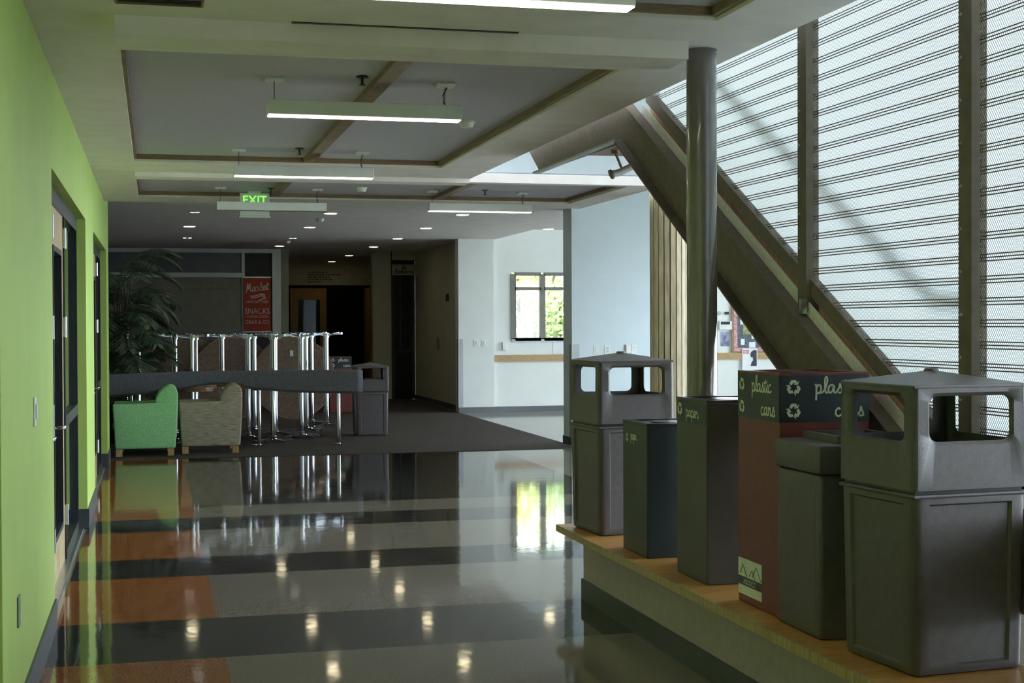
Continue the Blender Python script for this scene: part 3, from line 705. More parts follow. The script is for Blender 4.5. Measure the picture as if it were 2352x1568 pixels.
for (u, v), lab in PS:
    p = px(u, v, 'z', HF)
    if s0 is None:
        s0 = thing('pin_spot', 'tiny ' + lab, 'ceiling light', (p.x, p.y, HF), 0, 'tiny ceiling pin spots')
        MB().cyl(0, 0, -0.01, 0, 0.036, n=14).build('ring', FIXW, s0); MB().cyl(0, 0, -0.014, -0.010, 0.026, n=14).build('lens', LENS2, s0)
    else: copy_tree(s0, (p.x, p.y, HF), label='tiny ' + lab)
# sprinklers and smoke detectors
spk = None
for (u, v), lab in (((832,182), 'in the large coffer near its front'), ((688,345), 'in the large coffer near its far end'), ((622,436), 'above the exit sign'), ((1114,440), 'above the pendant by the white pier')):
    p = px(u, v, 'z', H + D - 0.03)
    if spk is None:
        spk = thing('sprinkler', 'small dark sprinkler head ' + lab, 'sprinkler', (p.x, p.y, H + D - 0.012), 0, 'ceiling sprinklers')
        MB().cyl(0, 0, -0.008, 0, 0.035, n=14).build('escutcheon', FRAMEB, spk); MB().cyl(0, 0, -0.05, -0.008, 0.008, n=8).build('stem', FRAMEB, spk)
        MB().cyl(0, 0, -0.054, -0.05, 0.02, n=10).build('deflector', FRAMEB, spk)
    else: copy_tree(spk, (p.x, p.y, H + D - 0.012), label='small dark sprinkler head ' + lab)
sd = None
for (u, v), z, lab in (((830,437), H + D - 0.012, 'in the far coffer beside a wood batten'), ((1072,288), H + D - 0.012, 'beside the second pendant right end'), ((735,507), HF, 'on the flat far ceiling near the banner'), ((660,557), HF, 'farthest back on the flat ceiling')):
    p = px(u, v, 'z', z - 0.03)
    if sd is None:
        sd = thing('smoke_detector', 'white round smoke detector ' + lab, 'smoke detector', (p.x, p.y, z), 0, 'smoke detectors')
        MB().cyl(0, 0, -0.012, 0, 0.062, n=20).build('base', WHITEP, sd); MB().cyl(0, 0, -0.045, -0.012, 0.042, 0.055, n=20).build('cover', WHITEP, sd, smooth=True)
    else: copy_tree(sd, (p.x, p.y, z), label='white round smoke detector ' + lab)
# slot diffuser and grille
a = px(670, 50, 'z', H); b = px(1190, 75, 'z', H)
tag(box('slot_diffuser', FRAMEB, (a.x, b.x, (a.y + b.y) / 2 - 0.012, (a.y + b.y) / 2 + 0.012, H - 0.004, H)), 'thin black slot diffuser in the ceiling behind the nearest pendant', 'air diffuser')
g = thing('air_grille', 'dark air grille at the upper left ceiling edge', 'air grille', (0.03, 6.17, H))
MB().box(-0.18, 0.18, -0.07, -0.06, -0.006, 0.05).box(-0.18, 0.18, 0.06, 0.07, -0.006, 0.05).box(-0.18, -0.17, -0.06, 0.06, -0.006, 0.05).box(0.17, 0.18, -0.06, 0.06, -0.006, 0.05).build('frame', TRIMW, g)
for i in range(5): box('louver', FRAMEB, (-0.17, 0.17, -0.055 + i * 0.024, -0.047 + i * 0.024, 0.0, 0.03), g)
# exit sign
ex = thing('exit_sign', 'white exit sign with glowing green letters above the unlit pendant', 'exit sign', (1.04, 15.42, H + D - 0.012))
MB().box(-0.07, 0.07, -0.05, 0.05, -0.02, 0).build('canopy', WHITEP, ex, bevel=0.003, seg=1)
MB().box(-0.155, 0.155, -0.012, 0.012, -0.265, -0.02).build('panel', WHITEP, ex, bevel=0.003, seg=1)
MB().box(-0.165, 0.165, -0.035, 0.035, -0.282, -0.265).build('lower_housing', WHITEP, ex, bevel=0.003, seg=1)
EXG = mat('exit_green', (0.1, 0.9, 0.1), 0.5, emit=(0.15, 1.0, 0.05), estr=2.2, var=0.0)
sans('letters', 'EXIT', (0, -0.0135, -0.135), XR, ZU, 0.125, EXG, ex)

# ================================================================== FURNITURE
CZ = 0.006   # carpet top
def club_chair(label, loc, m, legm):
    t = thing('club_chair', label, 'armchair', loc, 0, 'club chairs')
    # local: chair faces -x, depth 0.77 along x, width 0.74 along y, origin at the middle of the base
    dx, wy = 0.385, 0.37
    for s_, nm in ((-1, 'arm'), (1, 'arm')):
        y0, y1 = (s_ * wy, s_ * (wy - 0.11))
        MB().prism([(-dx + 0.03, 0.09), (dx - 0.03, 0.09), (dx, 0.645), (-dx, 0.635)], 'y', min(y0, y1), max(y0, y1)).build(nm, m, t, bevel=0.022, seg=3, smooth=True)
    bk = MB(); pts = []
    prof = [(0.115, 0.20), (0.37, 0.20), (0.388, 0.62), (0.390, 0.74), (0.372, 0.81), (0.335, 0.845), (0.285, 0.85), (0.23, 0.83), (0.165, 0.77), (0.12, 0.68)]
    bk.prism(prof, 'y', -wy + 0.112, wy - 0.112)
    bk.build('backrest', m, t, bevel=0.02, seg=3, smooth=True)
    MB().box(-dx + 0.02, 0.12, -wy + 0.11, wy - 0.11, 0.10, 0.30).build('seat_base', m, t, bevel=0.02)
    MB().box(-dx + 0.0, 0.13, -wy + 0.115, wy - 0.115, 0.30, 0.43).build('seat_cushion', m, t, bevel=0.045, seg=4, smooth=True)
    for x in (-dx + 0.075, dx - 0.085):
        for y in (-wy + 0.06, wy - 0.06): MB().box(x - 0.038, x + 0.038, y - 0.038, y + 0.038, 0, 0.10).build('leg', legm, t)
    return t
LEG = wood('blond_wood_leg', (0.52, 0.34, 0.16), (20, 20, 3))
FABG = mat('grass_green_upholstery', (0.36, 0.74, 0.36), 0.9, var=0.12, scale=90, bump=0.2, bscale=250, spec=0.2)
FABT = mat('striped_taupe_upholstery', (0.46, 0.41, 0.32), 0.9, var=0.22, scale=16, stretch=(0.6, 1, 6), bump=0.2, bscale=200, spec=0.2)
club_chair('green upholstered club chair beside the green wall end', (-0.115, 18.24, CZ), FABG, LEG)
club_chair('taupe striped club chair next to the green one', (0.67, 18.42, CZ), FABT, LEG)

# long wavy upholstered bench back on chrome posts
SLATE = mat('slate_grey_upholstery', (0.17, 0.18, 0.205), 0.75, var=0.10, scale=30, spec=0.3)
wb = thing('serpentine_bench', 'long wavy slate grey upholstered bench back behind the club chairs', 'bench', (0, 0, CZ))
mb = MB(); X0, X1 = -1.1, 2.68; NS = 48
def zbot(x):
    pts = [(-1.2, 0.66), (-0.5, 0.675), (0.2, 0.735), (0.75, 0.815), (1.0, 0.80), (1.35, 0.725), (1.8, 0.69), (2.3, 0.675), (2.7, 0.67)]
    for i in range(len(pts) - 1):
        if pts[i][0] <= x <= pts[i+1][0]:
            f = (x - pts[i][0]) / (pts[i+1][0] - pts[i][0]); f = f * f * (3 - 2 * f)
            return pts[i][1] + f * (pts[i+1][1] - pts[i][1])
    return 0.67
def yfr(x): return 18.92 + 0.10 * math.sin((x - 0.1) * 1.5)
rings = []
for i in range(NS + 1):
    f = i / NS; x = X0 + (X1 - X0) * f
    e = min(1.0, (X1 - x) / 0.10); e = math.sqrt(max(0.0, 1 - (1 - e) ** 2)) if e < 1 else 1
    zt = 0.95 + 0.035 * min(1, (x + 1.1) / 1.5); zb_ = zbot(x); y = yfr(x); th_ = 0.15 * (0.25 + 0.75 * e)
    yo = y + 0.15 * (1 - e) * 0.5; r = 0.03
    rings.append([(x, yo + r, zb_), (x, yo, zb_ + r), (x, yo, zt - r), (x, yo + r, zt), (x, yo + th_ - r, zt), (x, yo + th_, zt - r), (x, yo + th_, zb_ + r), (x, yo + th_ - r, zb_)])
vs_ = [p for R_ in rings for p in R_]
mb.add(vs_, [(i*8 + k_, i*8 + (k_+1) % 8, (i+1)*8 + (k_+1) % 8, (i+1)*8 + k_) for i in range(NS) for k_ in range(8)] + [tuple(range(7, -1, -1)), tuple(NS*8 + k_ for k_ in range(8))])
mb.build('upholstered_back', SLATE, wb, smooth=True)
for x in (-0.3, 1.33, 2.36):
    MB().cyl(x, yfr(x) + 0.07, 0.012, zbot(x) + 0.005, 0.024, n=14).build('post', CHROME, wb, smooth=True)
    MB().cyl(x, yfr(x) + 0.07, 0, 0.012, 0.11, n=24).build('foot_plate', CHROME, wb)

# chrome pedestal tables, the upper ones turned over onto the lower
TOPW = wood('walnut_laminate_top', (0.20, 0.11, 0.055), (8, 8, 8))
TOPE = wood('oak_edge_band', (0.42, 0.25, 0.11), (8, 8, 8))
def pedestal(name, label, loc, inverted):
    t = thing(name, label, 'table', loc, 0, 'chrome pedestal tables stacked in pairs')
    Hh = 0.735; r = 0.28
    def Z(a, b): return (a, b) if not inverted else (Hh - b, Hh - a)
    z0_, z1_ = Z(Hh - 0.028, Hh)
    tp = MB().cyl(0, 0, z0_, z1_, r, n=32).build('table_top', TOPW, t)
    MB().cyl(0, 0, z0_ + 0.003, z1_ - 0.003, r + 0.004, n=32).build('edge_band', TOPE, tp)
    z0_, z1_ = Z(0.045, Hh - 0.028); MB().cyl(0, 0, z0_, z1_, 0.036, n=20).build('column', CHROME, t, smooth=True)
    z0_, z1_ = Z(0.02, 0.085); MB().cyl(0, 0, z0_, z1_, 0.05, n=20).build('hub', CHROME, t, smooth=True)
    for k_ in range(4):
        a = math.radians(28 + 90 * k_); ca, sa = math.cos(a), math.sin(a)
        A = MB()
        w0_, w1_ = 0.026, 0.017
        pts = []
        for (rr, ww, zz) in ((0.03, w0_, 0.062), (0.30, w1_, 0.036)):
            zz2 = zz - 0.026
            for s_ in (-1, 1):
                for q in (zz2, zz):
                    zq = q if not inverted else Hh - q
                    pts.append((rr * ca - s_ * ww * sa, rr * sa + s_ * ww * ca, zq))
        A.add(pts, [(0, 1, 3, 2), (4, 6, 7, 5), (0, 4, 5, 1), (2, 3, 7, 6), (1, 5, 7, 3), (0, 2, 6, 4)])
        arm = A.build('foot', CHROME, t)
        z0_, z1_ = Z(0.0, 0.012); MB().cyl(0.285 * ca, 0.285 * sa, z0_, z1_, 0.016, n=10).build('glide', FRAMEB, arm)
    return t
SP = [(289,22.0),(318,21.3),(402,20.97),(440,19.5),(449,20.15),(510,20.8),(570,20.15),(584,21.45),(627,19.5),(632,20.8),(692,20.15),(703,21.45),(716,22.75),(750,22.1)]
order = ['behind the palm at the far left', 'just right of the leftmost, behind the palm', 'at the right edge of the palm', 'third from the palm, front row', 'close behind the third from the palm', 'over the gap right of the palm, front row',
         'left of the red banner', 'just behind the one left of the red banner', 'nearest the camera below the red banner', 'directly behind the nearest one', 'front of the right-hand cluster', 'middle of the right-hand cluster', 'rear of the right-hand cluster', 'far right beside the maroon bin']
lo = up_ = None
for (u, yy), od in zip(SP, order):
    p = px(u, 900, 'y', yy)
    l1 = 'upright chrome pedestal table ' + od; l2 = 'upturned chrome pedestal table ' + od
    if lo is None:
        lo = pedestal('pedestal_table', l1, (p.x, p.y, CZ), False); up_ = pedestal('pedestal_table', l2, (p.x, p.y, CZ + 0.736), True)
    else:
        rz = random.choice((0.0, 0.12, -0.15, 0.3))
        copy_tree(lo, (p.x, p.y, CZ), rz, l1); copy_tree(up_, (p.x, p.y, CZ + 0.736), rz, l2)
# round folding tables standing on edge behind
DISC = wood('brown_laminate_disc', (0.17, 0.115, 0.075), (6, 6, 6))
for (u, lab, yy) in ((675, 'right of the red banner', 24.2), (535, 'left of the red banner', 24.35), (430, 'behind the palm', 24.5)):
    p = px(u, 866, 'y', yy); r = 0.68
    t = thing('folding_table', 'large round brown folding table standing on edge ' + lab, 'table', (p.x, yy, CZ), 0, 'round tables stored on edge')
    def disc(r_, d0, d1):
        n_ = 48; tl = 0.05
        A = [(r_ * math.cos(2*math.pi*i/n_), d0 + tl * (0.69 + r_ * math.sin(2*math.pi*i/n_)) , 0.69 + r_ * math.sin(2*math.pi*i/n_)) for i in range(n_)]
        B = [(q[0], q[1] + (d1 - d0), q[2]) for q in A]
        return MB().add(A + B, [tuple(range(n_)), tuple(range(2*n_-1, n_-1, -1))] + [(i, (i+1) % n_, n_ + (i+1) % n_, n_ + i) for i in range(n_)])
    tp = disc(r, 0.0, 0.025).build('table_top', DISC, t)
    disc(r + 0.008, 0.004, 0.020).build('edge_band', TOPE, tp)
    for s_ in (-1, 1): MB().tube([(s_ * 0.25, 0.06, 0.25), (s_ * 0.25, 0.105, 1.15)], 0.014, n=8).build('folded_leg', FRAMEB, t)
    if u == 675: box('tag', WHITEP, (-0.02, 0.028, 0.034 - 0.01, 1.14, 1.24), None) if False else MB().box(-0.06, -0.005, 0.035, 0.05, 1.05, 1.15).build('paper_tag', WHITEP, tp)

# ---- potted palm
pl = thing('potted_palm', 'tall dark green potted palm at the end of the green wall', 'plant', (-0.42, 20.02, CZ))
MB().cyl(0, 0, 0, 0.42, 0.18, 0.24, n=28).build('pot', mat('dark_ceramic', (0.05, 0.045, 0.04), 0.4), pl, smooth=True)
MB().cyl(0, 0, 0.40, 0.425, 0.225, n=28).build('soil', mat('soil', (0.04, 0.03, 0.02), 0.95), pl)
LEAFM = mat('palm_leaf', (0.11, 0.175, 0.10), 0.45, var=0.3, scale=12)
CANE = mat('palm_cane', (0.10, 0.09, 0.05), 0.6)
rnd = random.Random(3)
for i in range(84):
    az = rnd.uniform(0, 2 * math.pi); h0 = rnd.choice((0.6, 0.7, 0.9, 1.1, 1.4, 1.7, 1.95, 2.1)) + rnd.uniform(-0.2, 0.2)
    L = rnd.uniform(0.7, 0.98); el = math.radians(rnd.uniform(35, 78)); bx, by = rnd.uniform(-0.12, 0.12), rnd.uniform(-0.12, 0.12)
    pts = []; p = Vector((bx, by, h0)); e_ = el
    for j in range(13):
        pts.append(p.copy()); d = Vector((math.cos(az) * math.cos(e_), math.sin(az) * math.cos(e_), math.sin(e_))); p = p + d * L / 12; e_ -= math.radians(9.5)
    fr = MB(); fr.tube(pts, 0.006, n=4, r1=0.002)
    side = Vector((-math.sin(az), math.cos(az), 0))
    for j in range(3, 13):
        for h_ in (0, 0.5):
            q = pts[j] if h_ == 0 or j == 12 else (pts[j] + pts[j+1]) / 2
            d = (pts[min(j+1, 12)] - pts[j-1]).normalized()
            for s_ in (-1, 1):
                ll = 0.30 * math.sin(math.pi * (0.12 + 0.83 * (j - 3) / 9.5)) + 0.05
                dirv = (side * s_ * 0.85 + d * 0.55 + Vector((0, 0, -0.30 + rnd.uniform(-.15, .1)))).normalized()
                wv = d * 0.021
                fr.add([q, q + dirv * ll * 0.45 + wv, q + dirv * ll, q + dirv * ll * 0.45 - wv], [(0, 1, 2, 3)])
    fr.build('frond', LEAFM, pl)
for k_ in range(6):
    a = k_ * 1.05; MB().tube([(0.08 * math.cos(a), 0.08 * math.sin(a), 0.40), (0.11 * math.cos(a), 0.11 * math.sin(a), 1.0), (0.10 * math.cos(a + .3), 0.10 * math.sin(a + .3), 2.2)], 0.014, n=6, r1=0.008).build('cane', CANE, pl)

# ================================================================== MARKET FRONT AND CORRIDOR END
MK = mat('pale_grey_metal_frame', (0.74, 0.79, 0.78), 0.45, var=0.03)
YM = 29.0
def mx(u, v): p = px(u, v, 'y', YM); return p.x, p.z
mf = struct(bpy.data.objects.new('window_6', None)); COL.objects.link(mf); mf['label'] = 'pale framed shopfront with shuttered hatch and open slot'
xa = -4.0; x555 = mx(555, 600)[0]; x562 = mx(562, 600)[0]; x625 = mx(625, 600)[0]; x645 = mx(645, 600)[0]
z570, z580, z625, z637 = mx(500, 571)[1], mx(500, 580)[1], mx(500, 626)[1], mx(500, 637)[1]
box('head_rail', MK, (xa, x645, YM, YM + 0.12, z580, HF), mf); box('transom_rail', MK, (xa, x555, YM, YM + 0.12, z637, z625), mf)
box('mullion', MK, (x555, x562, YM, YM + 0.12, 0, z580), mf); box('end_post', MK, (x625, x645, YM, YM + 0.12, 0, z580), mf)
box('upper_panel', mat('dim_grey_panel', (0.16, 0.17, 0.18), 0.5), (xa, x555, YM + 0.05, YM + 0.07, z625, z580), mf)
SHUT = mat('grey_olive_shutter', (0.28, 0.275, 0.215), 0.6, var=0.05)
nz = 22
for i in range(nz):
    za, zb_ = z637 * i / nz, z637 * (i + 1) / nz
    box('shutter_slat', SHUT, (xa, x555, YM + 0.04 + 0.006 * (i % 2), YM + 0.07, za + 0.003, zb_ - 0.003), mf)
box('slot_shade', mat('painted_slot_shade', (0.03, 0.035, 0.035), 0.6), (x562, x625, YM + 0.10, YM + 0.12, 0, z580), mf)  # dark sheet across the open slot, shade painted as its colour
# red banner
RED = mat('brick_red_banner', (0.42, 0.055, 0.022), 0.7, var=0.06)
CRM = mat('cream_print', (0.72, 0.66, 0.55), 0.6, var=0.02)
x0, zt_ = mx(559, 638); x1, zb_ = mx(622, 760)
bn = thing('banner', 'red hanging banner lettered Market and snacks', 'banner', ((x0 + x1) / 2, YM - 0.04, zb_))
W_, H_ = x1 - x0, zt_ - zb_
box('cloth', RED, (-W_/2, W_/2, -0.006, 0.006, 0, H_), bn)
box('top_bar', SATIN, (-W_/2 - 0.01, W_/2 + 0.01, -0.012, 0.012, H_, H_ + 0.025), bn); box('bottom_bar', SATIN, (-W_/2 - 0.01, W_/2 + 0.01, -0.012, 0.012, -0.025, 0), bn)
FY = -0.009
script_text('title', 'Market', (-W_ * 0.42, FY, H_ * 0.73), XR, ZU, 0.085, CRM, bn, w=0.22, xs=W_ * 0.84 / (script_width('Market') * 0.085), slope=0.12)
sw = MB()
for (a, b_, c_) in ((-0.26, 0.30, 0.0), (-0.22, 0.30, -0.035), (0.06, 0.32, -0.075)):
    ribbon(sw, smooth_path([(a * W_, H_ * 0.655 + c_), (a * W_ + 0.3 * (b_ - a) * W_, H_ * 0.66 + c_), (a * W_ + 0.7 * (b_ - a) * W_, H_ * 0.695 + c_), (b_ * W_, H_ * 0.68 + c_)]), 0.020, Vector((0, FY, 0)), XR, ZU)
sw.build('swash', CRM, bn)
for s_, z_, sz, xs_ in (('GROCERY ITEMS', 0.525, 0.075, 0.80), ('SNACKS', 0.325, 0.165, 0.80), ('CANDIES & SODA', 0.255, 0.065, 0.80), ('GRAB & GO', 0.135, 0.105, 0.86)):
    sans('print_line', s_, (0, FY, H_ * z_), XR, ZU, sz, CRM, bn, xs=xs_)
# end wall doors
YD = 35.58
def dx_(u, v): p = px(u, v, 'y', YD); return p.x, p.z
d4 = struct(bpy.data.objects.new('door_4', None)); COL.objects.link(d4); d4['label'] = 'wooden double doors with dark glass at the corridor end, one leaf open'
xa, zt_ = dx_(658, 662); xb, _ = dx_(850, 662)
box('frame', mat('painted_doorway_shade', (0.012, 0.012, 0.010), 0.95, spec=0.05), (xa, xb, YD - 0.03, YD, 0, zt_ + 0.08), d4)  # full slab behind the leaves, darkness of the open doorway painted in
DW2 = wood('amber_door_wood', (0.42, 0.25, 0.085), (30, 3, 2))
xl0, xl1 = dx_(666, 690)[0], dx_(749, 690)[0]
lf = MB().box(xl0, xl1, YD - 0.08, YD - 0.03, 0, 0.3).box(xl0, xl1, YD - 0.08, YD - 0.03, zt_ - 0.28, zt_).box(xl0, xl0 + 0.18, YD - 0.08, YD - 0.03, 0.3, zt_ - 0.28).box(xl1 - 0.16, xl1, YD - 0.08, YD - 0.03, 0.3, zt_ - 0.28)
l4 = lf.build('door_leaf', DW2, d4)
box('pane', DARKGLASS, (xl0 + 0.18, xl1 - 0.16, YD - 0.06, YD - 0.05, 0.3, zt_ - 0.28), l4)
box('push_bar', SATIN, (xl0 + 0.12, xl1 - 0.1, YD - 0.14, YD - 0.10, 1.0, 1.05), l4)
xo0, xo1 = dx_(836, 690)[0], dx_(843, 690)[0]
box('open_leaf', DW2, (xo0, xo1, YD - 0.9, YD - 0.03, 0, zt_), d4)
WL = mat('grey_wall_lettering', (0.03, 0.03, 0.027), 0.6)
lt = thing('wall_lettering', 'small dark lettering on the wall above the corridor end doors', 'lettering', (dx_(708, 640)[0], YD + 0.02 - 0.005, dx_(708, 650)[1]))
zz = dx_(708, 622)[1] - dx_(708, 650)[1]
for i, (w_, ind) in enumerate(((0.55, 0), (1.0, 0), (0.62, 0), (0.75, 0), (0.35, 0))):
    mb = MB(); x = 0.0; r2 = random.Random(i)
    while x < w_ * 0.8:
        q = r2.uniform(0.015, 0.035); mb.box(x, x + q, -0.004, 0, zz * (1 - (i + 0.75) / 5), zz * (1 - (i + 0.25) / 5)); x += q + r2.choice((0.010, 0.010, 0.03))
    mb.build('lettering_row', WL, lt, kind='stuff')
# dark framed glass door beside the corridor and its projecting sign
YE = 30.0
d5 = struct(bpy.data.objects.new('door_5', None)); COL.objects.link(d5); d5['label'] = 'dark glazed door in a black frame at the side of the corridor'
xa, xb = 4.86, 5.37
box('jamb_frame', FRAMEB, (xa, xa + 0.06, YE + 0.01, YE + 0.1, 0, 2.94), d5); box('jamb_frame', FRAMEB, (xb - 0.06, xb, YE + 0.01, YE + 0.1, 0, 2.94), d5)
box('head_frame', FRAMEB, (xa + 0.06, xb - 0.06, YE + 0.01, YE + 0.1, 2.86, 2.94), d5); box('mid_rail', FRAMEB, (xa + 0.06, xb - 0.06, YE + 0.01, YE + 0.1, 0.98, 1.05), d5)
box('mullion', FRAMEB, (xa + 0.18, xa + 0.21, YE + 0.01, YE + 0.1, 1.05, 2.86), d5)
box('pane', DARKGLASS, (xa + 0.06, xb - 0.06, YE + 0.05, YE + 0.06, 0.0, 0.98), d5); box('pane', DARKGLASS, (xa + 0.06, xb - 0.06, YE + 0.05, YE + 0.06, 1.05, 2.86), d5)
p0 = px(900, 607, 'y', 29.6); p1 = px(962, 632, 'y', 29.6)
hs = thing('hanging_sign', 'small pale sign board in a black bracket above the dark glazed door', 'sign', ((p0.x + p1.x) / 2, 29.6, p1.z))
w_, h_ = (p1.x - p0.x), p0.z - p1.z
box('board', mat('pale_sign_board', (0.42, 0.41, 0.30), 0.6), (-w_/2, w_/2, -0.01, 0.01, 0, h_), hs)
box('bracket_bar', FRAMEB, (w_/2, w_/2 + 0.035, -0.015, 0.015, -0.03, h_ + 0.08), hs); box('bracket_bar', FRAMEB, (-w_/2 - 0.02, -w_/2, -0.015, 0.015, -0.03, HF - p1.z), hs)
box('hanger', FRAMEB, (w_/2 + 0.005, w_/2 + 0.03, -0.01, 0.01, h_ + 0.08, HF - p1.z), hs)
script_text('lettering', 'The', (-0.08, -0.0115, h_ * 0.55), XR, ZU, 0.045, FRAMEB, hs, w=0.22); script_text('lettering', 'Bookstore', (-0.22, -0.0115, h_ * 0.16), XR, ZU, 0.050, FRAMEB, hs, w=0.22, xs=1.3)
# wall fittings in the corridor
p = px(1007, 790, 'x', 5.36); tag(box('wall_panel', SATIN, (5.355, 5.37, p.y - 0.14, p.y + 0.14, p.z - 0.12, p.z + 0.12), bevel=0.004), 'small steel call panel on the cream corridor wall', 'wall panel')
p = px(1027, 683, 'x', 5.36); tag(box('wall_sign', FRAMEB, (5.355, 5.37, p.y - 0.12, p.y + 0.12, p.z - 0.07, p.z + 0.07), bevel=0.004), 'small dark plaque high on the cream corridor wall', 'plaque')

# ================================================================== WALL FITTINGS
def plate(name, label, cat, c, w_, h_, kind, axis='y', group=None, pm=None):
    """cover plate on a wall; axis y faces -y, axis x faces +x"""
    t = thing(name, label, cat, c, 0 if axis == 'y' else math.pi / 2, group)
    MB().box(-w_/2, w_/2, -0.008, 0, -h_/2, h_/2).build('cover_plate', pm or WHITEP, t, bevel=0.002, seg=1)
    if kind == 'outlet':
        for z in (-0.021, 0.021): MB().box(-0.016, 0.016, -0.011, -0.008, z - 0.013, z + 0.013).build('receptacle', mat('receptacle_grey', (0.55, 0.56, 0.53), 0.5), t)
    elif kind == 'switch': MB().box(-0.016, 0.016, -0.016, -0.008, -0.033, 0.033).build('rocker', WHITEP, t, bevel=0.003, seg=1)
    else: MB().box(-w_/2 + 0.008, w_/2 - 0.008, -0.05, -0.008, -h_/2 + 0.008, h_/2 - 0.008).build('cover_box', WHITEP, t, bevel=0.006)
    return t
p = px(78, 945, 'x', XL); plate('light_switch', 'white light switch on the lime green wall', 'light switch', (XL, p.y, p.z), 0.09, 0.13, 'switch', 'x')
p = px(41, 1403, 'x', XL); plate('wall_outlet', 'low outlet plate on the lime green wall', 'outlet', (XL, p.y, p.z), 0.075, 0.12, 'outlet', 'x', pm=mat('sage_cover_plate', (0.20, 0.27, 0.16), 0.5))
for u, v, kd, nm, lab in ((1369, 803, 'switch', 'light_switch', 'left white switch plate above the far trash bin'), (1395, 803, 'outlet', 'wall_outlet', 'second white plate above the far trash bin'), (1441, 801, 'box', 'thermostat', 'small white boxed thermostat above the far trash bin'), (1456, 801, 'switch', 'light_switch', 'right white switch plate beside the wooden stave column')):
    p = px(u, v, 'y', 18.0); plate(nm, lab, {'switch': 'light switch', 'outlet': 'outlet', 'box': 'thermostat'}[kd], (p.x, 18.0, p.z), 0.08, 0.125, kd)
for u, v, kd, nm, lab in ((1095, 788, 'switch', 'light_switch', 'left white switch plate on the pier by the corridor'), (1113, 788, 'switch', 'light_switch', 'right white switch plate on the pier by the corridor')):
    p = px(u, v, 'y', YF - 0.07); plate(nm, lab, 'light switch', (p.x, YF - 0.07, p.z), 0.10, 0.13, kd)
p = px(1158, 795, 'y', YF); plate('wall_phone', 'small white wall phone left of the framed window', 'telephone', (p.x, YF, p.z), 0.09, 0.16, 'box')
GUARD = mat('brushed_corner_guard', (0.42, 0.45, 0.45), 0.5, metal=0.4, var=0.03)
tag(MB().box(5.293, 5.30, 17.995, 18.10, 0.10, 1.32).box(5.293, 5.40, 17.993, 18.0, 0.10, 1.32).build('corner_guard', GUARD), 'steel corner guard on the projecting white wall', 'corner guard')
tag(MB().box(5.243, 5.25, YF - 0.075, YF + 0.02, 0.10, 1.32).box(5.243, 5.33, YF - 0.077, YF - 0.07, 0.10, 1.32).build('corner_guard', GUARD), 'steel corner guard on the white pier at the corridor mouth', 'corner guard')
PAPER = mat('white_paper', (0.82, 0.84, 0.86), 0.8, var=0.02)
p0 = px(1270, 777, 'y', YF); p1 = px(1299, 812, 'y', YF)
pp = thing('wall_notice', 'white paper notice under the corner of the framed window', 'notice', (p0.x, YF - 0.004, p1.z))
for i in range(2): box('sheet', PAPER, (0, p1.x - p0.x, -0.003, 0.003, i * (p0.z - p1.z) / 2 + 0.004, (i + 1) * (p0.z - p1.z) / 2 - 0.004), pp)
# notice wall seen under the stair
def fr(u, v): p = px(u, v, 'y', YF); return p.x, p.z
def rect(u0, v0, u1, v1): a = fr(u0, v0); b = fr(u1, v1); return a[0], b[0], b[1], a[1]
x0, x1, z0_, z1_ = rect(1682, 700, 1753.5, 808); z1_ += 0.0
PINK = mat('red_white_border_print', (0.62, 0.30, 0.32), 0.7, var=0.35, scale=28)
DOTS = mat('black_white_patterned_paper', (0.10, 0.12, 0.15), 0.7, var=0.6, scale=45)
def board(x0, x1, z0_, z1_, lab):
    t = thing('bulletin_board', lab, 'bulletin board', ((x0 + x1) / 2, YF, z0_), 0, 'bulletin boards on the notice wall'); w_, h_ = x1 - x0, z1_ - z0_
    box('backing', DOTS, (-w_/2 + 0.09, w_/2 - 0.09, -0.022, 0, 0.08, h_ - 0.09), t)
    for q in ((-w_/2 + 0.02, -w_/2 + 0.09, 0.02, h_ - 0.02), (w_/2 - 0.09, w_/2 - 0.02, 0.02, h_ - 0.02), (-w_/2 + 0.09, w_/2 - 0.09, 0.02, 0.08), (-w_/2 + 0.09, w_/2 - 0.09, h_ - 0.09, h_ - 0.02)):
        box('printed_border', PINK, (q[0], q[1], -0.024, 0, q[2], q[3]), t)
    for q in ((-w_/2 - 0.03, -w_/2 + 0.02, 0, h_), (w_/2 - 0.02, w_/2 + 0.015, 0, h_), (-w_/2 + 0.02, w_/2 - 0.02, 0, 0.02), (-w_/2 + 0.02, w_/2 - 0.02, h_ - 0.02, h_)):
        box('frame', TRIMW, (q[0], q[1], -0.03, 0, q[2], q[3]), t)
    return t
board(x0, x1, z0_, z1_ + 0.25, 'left bulletin board with patterned backing seen under the stair')
x2 = fr(1757, 800)[0]
board(x2 + 0.03, x2 + 0.03 + (x1 - x0), z0_, z1_ + 0.25, 'right bulletin board mostly hidden behind the stair stringer')
NAT = mat('olive_nature_photo', (0.30, 0.32, 0.14), 0.6, var=0.5, scale=14)
for (u0, v0, u1, v1, m_, nm, lab) in ((1699, 731, 1718, 745, PAPER, 'flyer', 'white flyer at the top of the left bulletin board'), (1705, 743, 1733, 768, NAT, 'photo_print', 'olive nature photo in the middle of the left bulletin board'),
        (1725, 768, 1738, 778, PAPER, 'flyer', 'small white flyer at the right of the left bulletin board'), (1700, 778, 1709, 792, PAPER, 'flyer', 'tiny pale flyer at the lower left of the left bulletin board'), (1719, 785, 1734, 798, PAPER, 'flyer', 'white flyer at the lower right of the left bulletin board')):
    a, b, c_, d_ = rect(u0, v0, u1, v1)
    tag(box(nm, m_, (a, b, YF - 0.027, YF - 0.0225, c_, d_)), lab, 'flyer', 'flyers on the bulletin board')
a, b, c_, d_ = rect(1703, 800, 1738, 849)
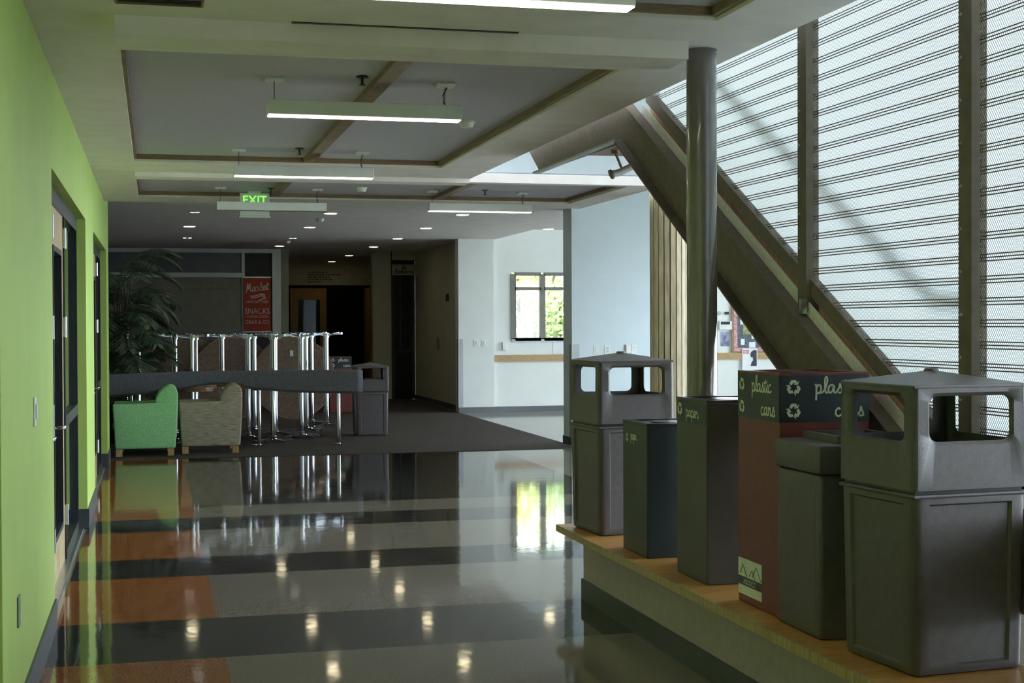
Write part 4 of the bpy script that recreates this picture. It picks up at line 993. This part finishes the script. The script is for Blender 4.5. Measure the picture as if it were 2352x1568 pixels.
po = thing('poster', 'white poster with a dark silhouette hung over the wooden rail', 'poster', (a, YF - 0.036, c_))
box('sheet', PAPER, (0, b - a, 0, 0.004, 0, d_ - c_), po)
w_, h_ = b - a, d_ - c_
INKD = mat('dark_print', (0.03, 0.03, 0.04), 0.6); INKR = mat('red_print', (0.5, 0.04, 0.06), 0.6)
MB().prism([(x * w_, z * h_) for x, z in ((.55, .18), (.95, .18), (.95, .92), (.75, .92), (.6, .85), (.52, .74), (.56, .6), (.7, .58), (.72, .45), (.62, .36))], 'y', -0.002, 0).build('silhouette', INKD, po)
for i in range(2):
    for j in range(5): box('print_block', INKR, (w_ * (0.07 + j * 0.08), w_ * (0.125 + j * 0.08), -0.002, 0, h_ * (0.86 - i * 0.10), h_ * (0.92 - i * 0.10)), po)
a, b, c_, d_ = rect(1655, 762, 1675.5, 795)
tag(box('poster', mat('lavender_blue_print', (0.30, 0.32, 0.48), 0.6, var=0.35, scale=12), (a, b, YF - 0.005, YF, c_, d_)), 'small blue poster beside the left bulletin board', 'poster')
a, b, c_, d_ = rect(1650, 737, 1679, 757)
ac = thing('access_panel', 'white keypad panel with dark display beside the left bulletin board', 'control panel', (a, YF, c_))
box('case', WHITEP, (0, b - a, -0.05, 0, 0, d_ - c_), ac, bevel=0.006); box('display', FRAMEB, (0.03, b - a - 0.04, -0.053, -0.05, (d_ - c_) * 0.6, (d_ - c_) * 0.92), ac)
a, b, c_, d_ = rect(1664, 716, 1674, 722); tag(box('thermostat', FRAMEB, (a, b, YF - 0.02, YF, c_, d_), bevel=0.003), 'tiny dark thermostat above the keypad panel', 'thermostat')
p = fr(1652, 719); tag(MB().tube([(p[0], YF, p[1]), (p[0], YF - 0.02, p[1])], 0.035, n=18).build('wall_button', GREYPL), 'pale round button left of the tiny thermostat', 'button')

# ================================================================== TREES BEHIND THE FRAMED GLASS (built in place of its reflection)
TL = [mat('yellow_green_leaves', (0.50, 0.46, 0.10), 0.6, var=0.35, scale=6), mat('green_leaves', (0.22, 0.30, 0.08), 0.6, var=0.35, scale=6)]
BARK = mat('bark', (0.10, 0.08, 0.06), 0.9)
for i, (x, y, h_, kx, lab) in enumerate(((8.5, 33.5, 4.4, 0, 'yellow-green tree left outside the framed window'), (10.1, 36.0, 4.8, 1, 'green tree right outside the framed window'), (9.3, 40.0, 5.4, 0, 'taller yellow-green tree farther outside the framed window'), (8.3, 29.0, 2.6, 1, 'low green tree close outside the framed window'), (11.2, 42.0, 5.0, 1, 'green tree farthest right outside the framed window'))):
    t = thing('tree', lab, 'tree', (x, y, -0.14), 0, 'trees built for the reflection'); r3 = random.Random(i)
    MB().tube([(0, 0, 0), (0.05, 0, h_ * 0.4), (0, 0.05, h_ * 0.8)], 0.07, n=8, r1=0.03).build('trunk', BARK, t)
    fo = MB()
    for q in range(1100):
        a = Vector((r3.gauss(0, 1), r3.gauss(0, 1), r3.gauss(0, 1))).normalized() * (r3.random() ** 0.4)
        c0 = Vector((a.x * 0.95, a.y * 0.95, h_ * 0.62 + a.z * h_ * 0.38)); u_ = Vector((r3.uniform(-1, 1), r3.uniform(-1, 1), r3.uniform(-1, 1))).normalized(); v_ = u_.orthogonal().normalized()
        fo.add([c0 - u_ * .09, c0 + v_ * .05, c0 + u_ * .09, c0 - v_ * .05], [(0, 1, 2, 3)])
    fo.build('foliage', TL[kx], t, kind='stuff')
